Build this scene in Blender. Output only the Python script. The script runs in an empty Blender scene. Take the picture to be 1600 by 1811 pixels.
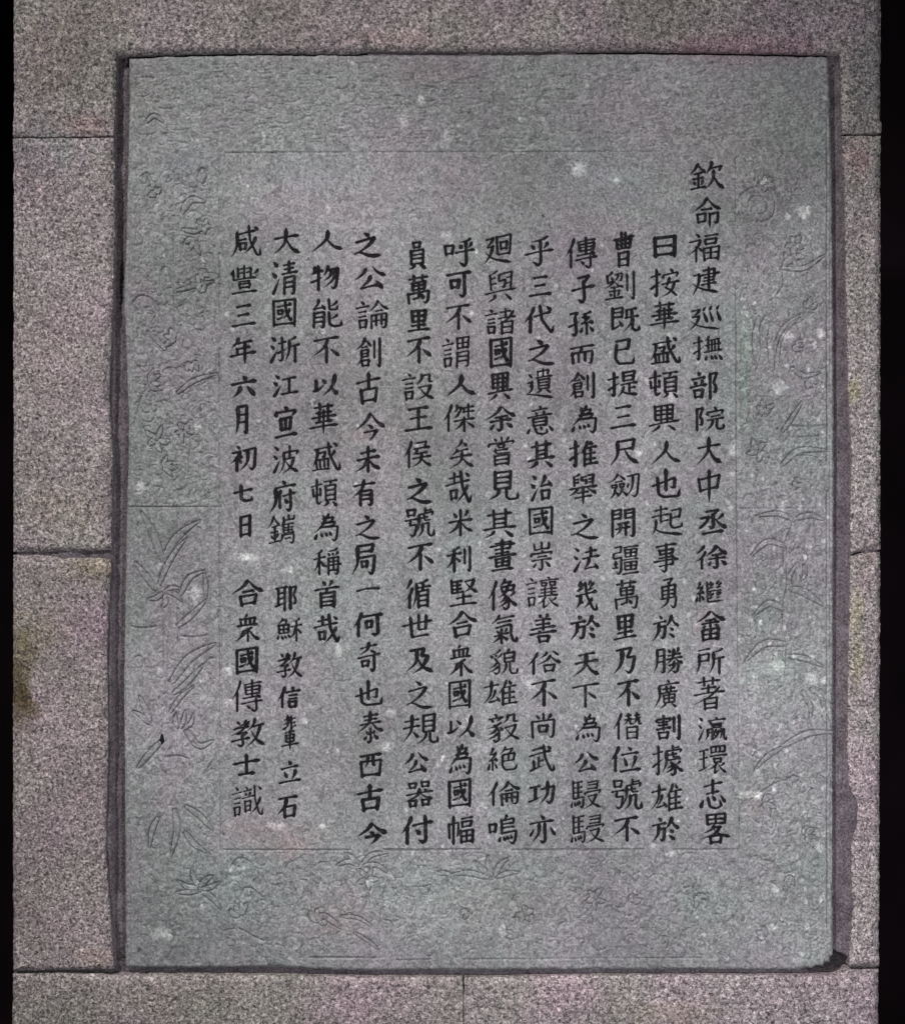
import bpy, math, random
import numpy as np
from mathutils import Vector

S = bpy.context.scene
COL = S.collection
MM = 0.001

# ------------------------------------------------------------------ camera
cam_d = bpy.data.cameras.new('camera')
cam = bpy.data.objects.new('camera', cam_d); COL.objects.link(cam)
cam.location = (0, -2.6, 0); cam.rotation_euler = (math.radians(90), 0, 0)
cam_d.sensor_fit = 'VERTICAL'; cam_d.sensor_height = 36
cam_d.lens = 36 * 2.6 / 1.811
cam_d.clip_start = 0.05; cam_d.clip_end = 50
S.camera = cam

# ------------------------------------------------------------------ light
W = bpy.data.worlds.new('World'); S.world = W; W.use_nodes = True
W.node_tree.nodes['Background'].inputs[0].default_value = (0.55, 0.52, 0.60, 1)
W.node_tree.nodes['Background'].inputs[1].default_value = 0.10

def lamp(name, kind, loc, target, energy, color, **kw):
    d = bpy.data.lights.new(name, kind); d.energy = energy; d.color = color
    for k, v in kw.items(): setattr(d, k, v)
    o = bpy.data.objects.new(name, d); COL.objects.link(o)
    o.location = loc
    o.rotation_euler = (Vector(target) - Vector(loc)).to_track_quat('-Z', 'Y').to_euler()
    return o
lamp('stairwell_lamp', 'SPOT', (-2.1, -2.9, 3.6), (0.34, 0, -0.98), 1450, (1.0, 0.965, 0.94),
     spot_size=math.radians(42), spot_blend=1.0, shadow_soft_size=0.16)
lamp('flash_fill', 'AREA', (0.55, -1.62, -0.50), (0.34, 0, -0.42), 26.5, (0.95, 0.96, 1.0), size=0.3)  # added flash-like fill near the camera, brightens the lower right

S.view_settings.view_transform = 'Standard'; S.view_settings.look = 'None'
S.view_settings.exposure = 0; S.view_settings.gamma = 1
S.view_settings.use_curve_mapping = False

# ------------------------------------------------------------------ helpers
def link(o, parent=None):
    COL.objects.link(o)
    if parent is not None: o.parent = parent
    return o
def tag(o, label=None, cat=None, kind=None, group=None):
    if label: o['label'] = label
    if cat: o['category'] = cat
    if kind: o['kind'] = kind
    if group: o['group'] = group
    return o
def mesh_obj(name, V, F, mat, parent=None, smooth=True, flat_from=None):
    me = bpy.data.meshes.new(name)
    V = np.asarray(V, np.float32); F = np.asarray(F, np.int32)
    me.vertices.add(len(V)); me.vertices.foreach_set('co', V.ravel())
    k = F.shape[1]
    me.loops.add(F.size); me.loops.foreach_set('vertex_index', F.ravel())
    me.polygons.add(len(F)); me.polygons.foreach_set('loop_start', np.arange(0, F.size, k, dtype=np.int32))
    try: me.polygons.foreach_set('loop_total', np.full(len(F), k, np.int32))
    except Exception: pass
    sm = np.full(len(F), smooth, bool)
    if flat_from is not None: sm[flat_from:] = False
    me.polygons.foreach_set('use_smooth', sm)
    me.update(calc_edges=True); me.validate()
    me.materials.append(mat)
    return link(bpy.data.objects.new(name, me), parent)

def hash2(ix, iy, seed):
    h = (ix.astype(np.int64) * 374761393 + iy.astype(np.int64) * 668265263 + seed * 1274126177) & 0xffffffff
    h = ((h ^ (h >> 13)) * 1274126177) & 0xffffffff
    return ((h ^ (h >> 16)) & 0xffff) / 65535.0
def noise2(X, Y, cell, seed, cy=None):
    """smooth value noise in -1..1, X and Y in millimetres"""
    x = X / cell; y = Y / (cy or cell)
    ix = np.floor(x); iy = np.floor(y); fx = x - ix; fy = y - iy
    fx = fx * fx * (3 - 2 * fx); fy = fy * fy * (3 - 2 * fy)
    a = hash2(ix, iy, seed); b = hash2(ix + 1, iy, seed); c = hash2(ix, iy + 1, seed); d = hash2(ix + 1, iy + 1, seed)
    return ((a * (1 - fx) + b * fx) * (1 - fy) + (c * (1 - fx) + d * fx) * fy) * 2 - 1
def fbm(X, Y, cell, seed, n=3):
    r = 0; a = 1; t = 0
    for i in range(n):
        r = r + a * noise2(X + 13.7 * i, Y - 7.3 * i, cell / 2 ** i, seed + i); t += a; a *= .55
    return r / t
def rough_poly(P, step, amp, cell, seed):
    """walk the outline in small steps and push each point in and out like a hewn arris"""
    out = []
    n = len(P)
    for i in range(n):
        a = np.array(P[i], float); b = np.array(P[(i + 1) % n], float); L = np.linalg.norm(b - a)
        k = max(1, int(L / step)); nv = np.array([-(b - a)[1], (b - a)[0]]) / (L or 1)
        for j in range(k):
            p = a + (b - a) * j / k
            e = 0 if j == 0 else 1
            q = np.array([p[0]]), np.array([p[1]])
            out.append(p + nv * e * amp * float(fbm(q[0], q[1], cell, seed, 3)[0]))
    return np.array(out)
def poly_sdf(X, Y, P):
    """signed distance (positive inside) and nearest boundary point"""
    sh = X.shape; x = X.ravel(); y = Y.ravel()
    best = np.full(x.shape, 1e18); nx = np.zeros_like(x); ny = np.zeros_like(x); ins = np.zeros(x.shape, bool)
    n = len(P)
    for i in range(n):
        ax, ay = P[i]; bx, by = P[(i + 1) % n]
        # the inside test on everything
        if ay != by:
            c = (ay > y) != (by > y)
            if c.any():
                t = (bx - ax) * (y[c] - ay) / (by - ay) + ax
                idx = np.flatnonzero(c); ins[idx[x[idx] < t]] ^= True
        # the distance only near the segment
        r = 26
        k = np.flatnonzero((x > min(ax, bx) - r) & (x < max(ax, bx) + r) & (y > min(ay, by) - r) & (y < max(ay, by) + r))
        if not len(k): continue
        dx, dy = bx - ax, by - ay; L2 = dx * dx + dy * dy or 1e-9
        t = np.clip(((x[k] - ax) * dx + (y[k] - ay) * dy) / L2, 0, 1)
        qx = ax + t * dx; qy = ay + t * dy; d = (x[k] - qx) ** 2 + (y[k] - qy) ** 2
        m = d < best[k]; kk = k[m]
        best[kk] = d[m]; nx[kk] = qx[m]; ny[kk] = qy[m]
    d = np.sqrt(np.minimum(best, 26.0 ** 2))
    return np.where(ins, d, -d).reshape(sh), nx.reshape(sh), ny.reshape(sh)
def slab(name, P, cell, height_fn, depth, mat, parent, attr=None):
    """a stone: its worked face as a fine height field inside outline P, its sides going back into the wall"""
    P = np.asarray(P, float)
    x0, y0 = P.min(0) - cell; x1, y1 = P.max(0) + cell
    nx = int((x1 - x0) / cell) + 2; ny = int((y1 - y0) / cell) + 2
    X, Y = np.meshgrid(x0 + np.arange(nx) * cell, y0 + np.arange(ny) * cell)
    D, QX, QY = poly_sdf(X, Y, P)
    near = D < cell * .55
    keep = D > -cell * .62
    snap = near & keep
    X = np.where(snap, QX, X); Y = np.where(snap, QY, Y); D = np.where(snap, 0, D)
    H = height_fn(X, Y, np.maximum(D, 0))
    idx = np.full(X.shape, -1, np.int64); 
    q = keep[:-1, :-1] & keep[1:, :-1] & keep[:-1, 1:] & keep[1:, 1:]
    use = np.zeros(X.shape, bool)
    use[:-1, :-1] |= q; use[1:, :-1] |= q; use[:-1, 1:] |= q; use[1:, 1:] |= q
    idx[use] = np.arange(use.sum())
    jy, jx = np.nonzero(q)
    F = np.stack([idx[jy, jx], idx[jy + 1, jx], idx[jy + 1, jx + 1], idx[jy, jx + 1]], 1)
    vx, vy, vh = X[use], Y[use], H[use]
    V = np.stack([(vx - 800) * MM, -vh * MM, (905.5 - vy) * MM], 1)
    # boundary edges -> sides
    E = np.concatenate([F[:, [0, 1]], F[:, [1, 2]], F[:, [2, 3]], F[:, [3, 0]]])
    key = np.sort(E, 1); key = key[:, 0] * len(V) + key[:, 1]
    u, inv, cnt = np.unique(key, return_inverse=True, return_counts=True)
    B = E[cnt[inv] == 1]
    bv = np.unique(B); mp = np.full(len(V), -1, np.int64); mp[bv] = np.arange(len(bv)) + len(V)
    V2 = V[bv].copy(); V2[:, 1] = depth * MM
    F2 = np.stack([B[:, 1], B[:, 0], mp[B[:, 0]], mp[B[:, 1]]], 1)
    o = mesh_obj(name, np.concatenate([V, V2]), np.concatenate([F, F2]), mat, parent, True, len(F))
    if attr is not None:
        A = attr(vx, vy)
        A = np.concatenate([A, A[bv]]).astype(np.float32)
        a = o.data.color_attributes.new('stain', 'FLOAT_COLOR', 'POINT')
        a.data.foreach_set('color', np.concatenate([A, np.ones((len(A), 1), np.float32)], 1).ravel())
    return o

# ------------------------------------------------------------------ materials
class NT:
    def __init__(s, name):
        s.m = bpy.data.materials.new(name); s.m.use_nodes = True
        s.t = s.m.node_tree; s.b = s.t.nodes['Principled BSDF']; s.k = 0
        s.co = s.n('ShaderNodeTexCoord')
    def n(s, typ, **kw):
        x = s.t.nodes.new(typ)
        for k, v in kw.items(): setattr(x, k, v)
        return x
    def l(s, a, b): s.t.links.new(a, b)
    def noise(s, scale, detail=2, rough=.5, dist=0, stretch=None, off=0):
        x = s.n('ShaderNodeTexNoise'); x.inputs['Scale'].default_value = scale; x.inputs['Detail'].default_value = detail
        x.inputs['Roughness'].default_value = rough; x.inputs['Distortion'].default_value = dist
        mp = s.n('ShaderNodeMapping'); mp.inputs['Location'].default_value = (off, off * .7, off * .3)
        if stretch: mp.inputs['Scale'].default_value = stretch
        s.l(s.co.outputs['Object'], mp.inputs[0]); s.l(mp.outputs[0], x.inputs['Vector'])
        return x.outputs['Fac']
    def vor(s, scale, off=0, feature='F1'):
        x = s.n('ShaderNodeTexVoronoi', feature=feature); x.inputs['Scale'].default_value = scale
        mp = s.n('ShaderNodeMapping'); mp.inputs['Location'].default_value = (off, off * .7, off * .3)
        s.l(s.co.outputs['Object'], mp.inputs[0]); s.l(mp.outputs[0], x.inputs['Vector'])
        return x.outputs['Distance']
    def ramp(s, fac, stops):
        x = s.n('ShaderNodeValToRGB'); e = x.color_ramp.elements
        while len(e) < len(stops): e.new(.5)
        for k, (p, c) in enumerate(stops):
            e[k].position = p; e[k].color = (c, c, c, 1) if isinstance(c, (int, float)) else (*c, 1)
        s.l(fac, x.inputs[0]); return x.outputs[0]
    def mix(s, fac, a, b, blend='MIX'):
        x = s.n('ShaderNodeMix', data_type='RGBA', blend_type=blend)
        if isinstance(fac, (int, float)): x.inputs[0].default_value = fac
        else: s.l(fac, x.inputs[0])
        for v, i in ((a, 6), (b, 7)):
            if isinstance(v, tuple): x.inputs[i].default_value = (*v, 1)
            else: s.l(v, x.inputs[i])
        return x.outputs[2]
    def math(s, op, a, b):
        x = s.n('ShaderNodeMath', operation=op)
        for v, i in ((a, 0), (b, 1)):
            if isinstance(v, (int, float)): x.inputs[i].default_value = v
            else: s.l(v, x.inputs[i])
        return x.outputs[0]
    def bump(s, h, dist, strength=1, prev=None):
        x = s.n('ShaderNodeBump'); x.inputs['Strength'].default_value = strength; x.inputs['Distance'].default_value = dist
        s.l(h, x.inputs['Height'])
        if prev: s.l(prev, x.inputs['Normal'])
        return x.outputs[0]
    def done(s, col, rough=.85, normal=None, spec=.25):
        if isinstance(col, tuple): s.b.inputs['Base Color'].default_value = (*col, 1)
        else: s.l(col, s.b.inputs['Base Color'])
        if isinstance(rough, (int, float)): s.b.inputs['Roughness'].default_value = rough
        else: s.l(rough, s.b.inputs['Roughness'])
        s.b.inputs['Specular IOR Level'].default_value = spec
        if normal: s.l(normal, s.b.inputs['Normal'])
        return s.m

def tablet_material():
    m = NT('tablet_stone')
    big = m.noise(3.2, 3, .55, .4, off=3)
    hue = m.noise(5.5, 4, .6, .6, off=9)
    col = m.mix(m.ramp(hue, [(.36, 0.0), (.64, 1.0)]), (.182, .171, .183), (.170, .180, .178))
    col = m.mix(1, col, m.ramp(big, [(.32, .80), (.5, .98), (.68, 1.16)]), 'MULTIPLY')
    worm = m.noise(105, 3, .6, 1.6, off=1)
    col = m.mix(1, col, m.ramp(worm, [(.32, .54), (.5, 1.0), (.67, 1.52)]), 'MULTIPLY')
    fine = m.noise(330, 2, .6, .3, off=5)
    col = m.mix(1, col, m.ramp(fine, [(.30, .70), (.5, 1.0), (.72, 1.32)]), 'MULTIPLY')
    # pale crystals and dark grains
    sp = m.vor(34, 2); thr = m.noise(9, 2, .5, 0, off=7)
    k = m.math('MULTIPLY', m.ramp(sp, [(.07, 1.0), (.20, 0.0)]), m.ramp(thr, [(.54, 0.0), (.66, .5)]))
    col = m.mix(k, col, (.50, .51, .48))
    sp2 = m.vor(85, 6); thr2 = m.noise(14, 2, .5, 0, off=17)
    k2 = m.math('MULTIPLY', m.ramp(sp2, [(.08, 1.0), (.28, 0.0)]), m.ramp(thr2, [(.47, 0.0), (.68, .4)]))
    col = m.mix(k2, col, (.44, .44, .43))
    sp3 = m.vor(60, 12); thr3 = m.noise(12, 2, .5, 0, off=27)
    k3 = m.math('MULTIPLY', m.ramp(sp3, [(.08, 1.0), (.2, 0.0)]), m.ramp(thr3, [(.52, 0.0), (.64, .75)]))
    col = m.mix(k3, col, (.055, .05, .055))
    at = m.n('ShaderNodeVertexColor', layer_name='stain')
    col = m.mix(1, col, at.outputs[0], 'MULTIPLY')
    nb = m.bump(worm, .0006, .7)
    nb = m.bump(fine, .0005, .8, nb)
    return m.done(col, .82, nb, .2)
def granite_material():
    m = NT('bush_hammered_granite')
    hue = m.noise(5, 2, .5, .6, off=2)
    col = m.mix(m.ramp(hue, [(.36, 0.0), (.64, 1.0)]), (.222, .182, .191), (.202, .188, .176))
    big = m.noise(9, 3, .55, .2, off=31)
    col = m.mix(1, col, m.ramp(big, [(.3, .84), (.7, 1.14)]), 'MULTIPLY')
    pit = m.noise(215, 2, .6, .8, off=4)
    col = m.mix(1, col, m.ramp(pit, [(.34, .20), (.46, .78), (.54, 1.08), (.68, 1.95)]), 'MULTIPLY')
    fine = m.noise(420, 2, .6, 0, off=8)
    col = m.mix(1, col, m.ramp(fine, [(.32, .6), (.68, 1.42)]), 'MULTIPLY')
    xt = m.noise(95, 3, .6, 1.0, off=14)
    col = m.mix(1, col, m.ramp(xt, [(.34, .78), (.5, 1.0), (.66, 1.24)]), 'MULTIPLY')
    fel = m.vor(70, 21); thf = m.noise(22, 2, .5, 0, off=25)
    col = m.mix(m.math('MULTIPLY', m.ramp(fel, [(.10, 1.0), (.28, 0.0)]), m.ramp(thf, [(.48, 0.0), (.62, .55)])), col, (.36, .32, .33))
    mica = m.vor(150, 3); thr = m.noise(40, 2, .5, 0, off=5)
    k = m.math('MULTIPLY', m.ramp(mica, [(.16, 1.0), (.34, 0.0)]), m.ramp(thr, [(.5, 0.0), (.6, .8)]))
    col = m.mix(k, col, (.05, .04, .045))
    at = m.n('ShaderNodeVertexColor', layer_name='stain')
    col = m.mix(1, col, at.outputs[0], 'MULTIPLY')
    nb = m.bump(pit, .0026, .9)
    nb = m.bump(fine, .0008, .8, nb)
    return m.done(col, .82, nb, .25)
def mortar_material():
    m = NT('lime_mortar')
    a = m.noise(30, 4, .6, .5); col = m.ramp(a, [(.3, (.062, .050, .058)), (.7, (.115, .100, .110))])
    f = m.noise(260, 3, .6, 0); col = m.mix(1, col, m.ramp(f, [(.34, .45), (.5, .95), (.68, 1.6)]), 'MULTIPLY')
    return m.done(col, .9, m.bump(f, .0016, 1), .15)
def paint_material():
    m = NT('black_lettering_paint')
    a = m.noise(120, 4, .7, .4); w = m.noise(26, 2, .5, 0, off=4)
    info = m.n('ShaderNodeObjectInfo')
    lo = m.math('MULTIPLY', info.outputs['Random'], .05)
    k = m.math('SUBTRACT', m.math('ADD', m.math('ADD', m.math('MULTIPLY', a, .75), m.math('MULTIPLY', w, .35)), lo), 0)
    worn = m.ramp(k, [(.62, 0.0), (.80, .5)])
    col = m.mix(worn, (.0065, .0058, .0072), (.075, .07, .075))
    return m.done(col, .8, m.bump(a, .0006, .7), .12)
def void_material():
    m = NT('recess_shade_black')  # near-black colour stands in for the shade of the side recess
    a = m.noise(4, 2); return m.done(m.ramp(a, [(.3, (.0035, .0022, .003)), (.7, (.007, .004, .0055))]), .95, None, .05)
M_TAB, M_GRA, M_MOR, M_INK, M_VOID = tablet_material(), granite_material(), mortar_material(), paint_material(), void_material()

# ------------------------------------------------------------------ brush writing: stroke shapes
def resample(P,st):
    L=[0]
    for i in range(1,len(P)): L.append(L[-1]+math.dist(P[i-1],P[i]))
    n=max(4,int(L[-1]/st)+1); j=0; out=[]
    for k in range(n+1):
        t=L[-1]*k/n
        while j<len(P)-2 and L[j+1]<t: j+=1
        d=L[j+1]-L[j] or 1; u=min(1,max(0,(t-L[j])/d))
        out.append((P[j][0]+(P[j+1][0]-P[j][0])*u,P[j][1]+(P[j+1][1]-P[j][1])*u))
    return out,L[-1]
def spline(P,st=1.3):
    """centripetal curve through three or more points"""
    if len(P)<3: return resample(P,st)
    Q=[(2*P[0][0]-P[1][0],2*P[0][1]-P[1][1])]+list(P)+[(2*P[-1][0]-P[-2][0],2*P[-1][1]-P[-2][1])]
    out=[]
    for i in range(1,len(Q)-2):
        a,b,c,d=Q[i-1:i+3]
        for k in range(8):
            t=k/8
            out.append(tuple(.5*((2*b[m])+(-a[m]+c[m])*t+(2*a[m]-5*b[m]+4*c[m]-d[m])*t*t+(-a[m]+3*b[m]-3*c[m]+d[m])*t**3) for m in (0,1)))
    out.append(P[-1])
    return resample(out,st)
def lerp_tab(tab,t):
    for (a,b),(c,d) in zip(tab,tab[1:]):
        if t<=c: return b+(d-b)*(t-a)/((c-a) or 1)
    return tab[-1][1]
TAB={'h':[(0,.8),(.07,1.2),(.22,.78),(.72,.85),(.9,1.65),(1,.9)],
 's':[(0,.9),(.1,1.2),(.3,.95),(.8,.95),(.94,1.15),(1,.7)],
 'z':[(0,.9),(.08,1.2),(.3,.95),(.75,.9),(1,.12)],
 'p':[(0,.8),(.1,1.45),(.4,1.05),(.7,.7),(1,.08)],
 'n':[(0,.3),(.2,.6),(.6,1.05),(.78,1.6),(.87,1.4),(1,.15)],
 'd':[(0,.18),(.3,.85),(.72,1.35),(.9,1.2),(1,.6)],
 't':[(0,1.1),(.2,1.25),(.5,.9),(1,.12)],
 'x':[(0,.9),(.08,1.1),(.5,1.0),(.93,1.05),(1,.7)],
 'g':[(0,.9),(.07,1.15),(.3,.95),(.78,1.05),(.88,1.1),(1,.12)]}
def brush_char(strokes,box,rnd,bold=1.0):
    """stroke skeletons in a 100 box -> list of (points, half widths), millimetres, y down"""
    x0,x1,y0,y1=box; W=x1-x0;H=y1-y0
    n=len(strokes)
    base=bold*(2.62 if n<6 else 2.4 if n<9 else 2.12 if n<13 else 1.85 if n<17 else 1.62)
    m=base*.85; res=[]; tl=rnd.uniform(.02,.075)
    for k,P in strokes:
        Q=[(x0+m+x*.01*(W-2*m), y0+m+y*.01*(H-2*m)-tl*(x-50)*.01*W) for x,y in P]
        jx,jy=rnd.uniform(-.5,.5),rnd.uniform(-.5,.5)
        Q=[(x+jx,y+jy) for x,y in Q]
        if k in 'pnzt': R,L=spline(Q)
        elif k=='d': R,L=resample(Q,1.0)
        else:
            R,L=resample(Q,1.3)
            for _ in range(1 if k=='x' else 3): R=[R[0]]+[((R[i-1][0]+2*R[i][0]+R[i+1][0])/4,(R[i-1][1]+2*R[i][1]+R[i+1][1])/4) for i in range(1,len(R)-1)]+[R[-1]]
        # bow in the horizontals
        if k=='h' and L>20:
            N=len(R)-1; R=[(x,y-math.sin(math.pi*i/N)*L*.018) for i,(x,y) in enumerate(R)]
        tab=TAB[k]; N=len(R); ph=rnd.uniform(0,6); pr=rnd.uniform(.84,1.14); w=[]
        for i in range(N):
            t=i/(N-1); a,b=R[max(0,i-1)],R[min(N-1,i+1)]
            ang=math.atan2(b[1]-a[1],b[0]-a[0])
            # the slanted brush tip: thin along its own slant, thick across it
            f=.60+.56*abs(math.sin(ang+math.radians(22)))
            v=lerp_tab(tab,t)
            w.append(max(.4,v*f*base*pr*(1+.05*math.sin(ph+i*1.1))))
        if k=='x':  # pressed corner
            j=min(range(N),key=lambda i:-(R[i][0]*.7-R[i][1]))
            for i in range(N):
                if abs(i-j)<3: w[i]*=1.18
        res.append((R,w))
    return res

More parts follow.
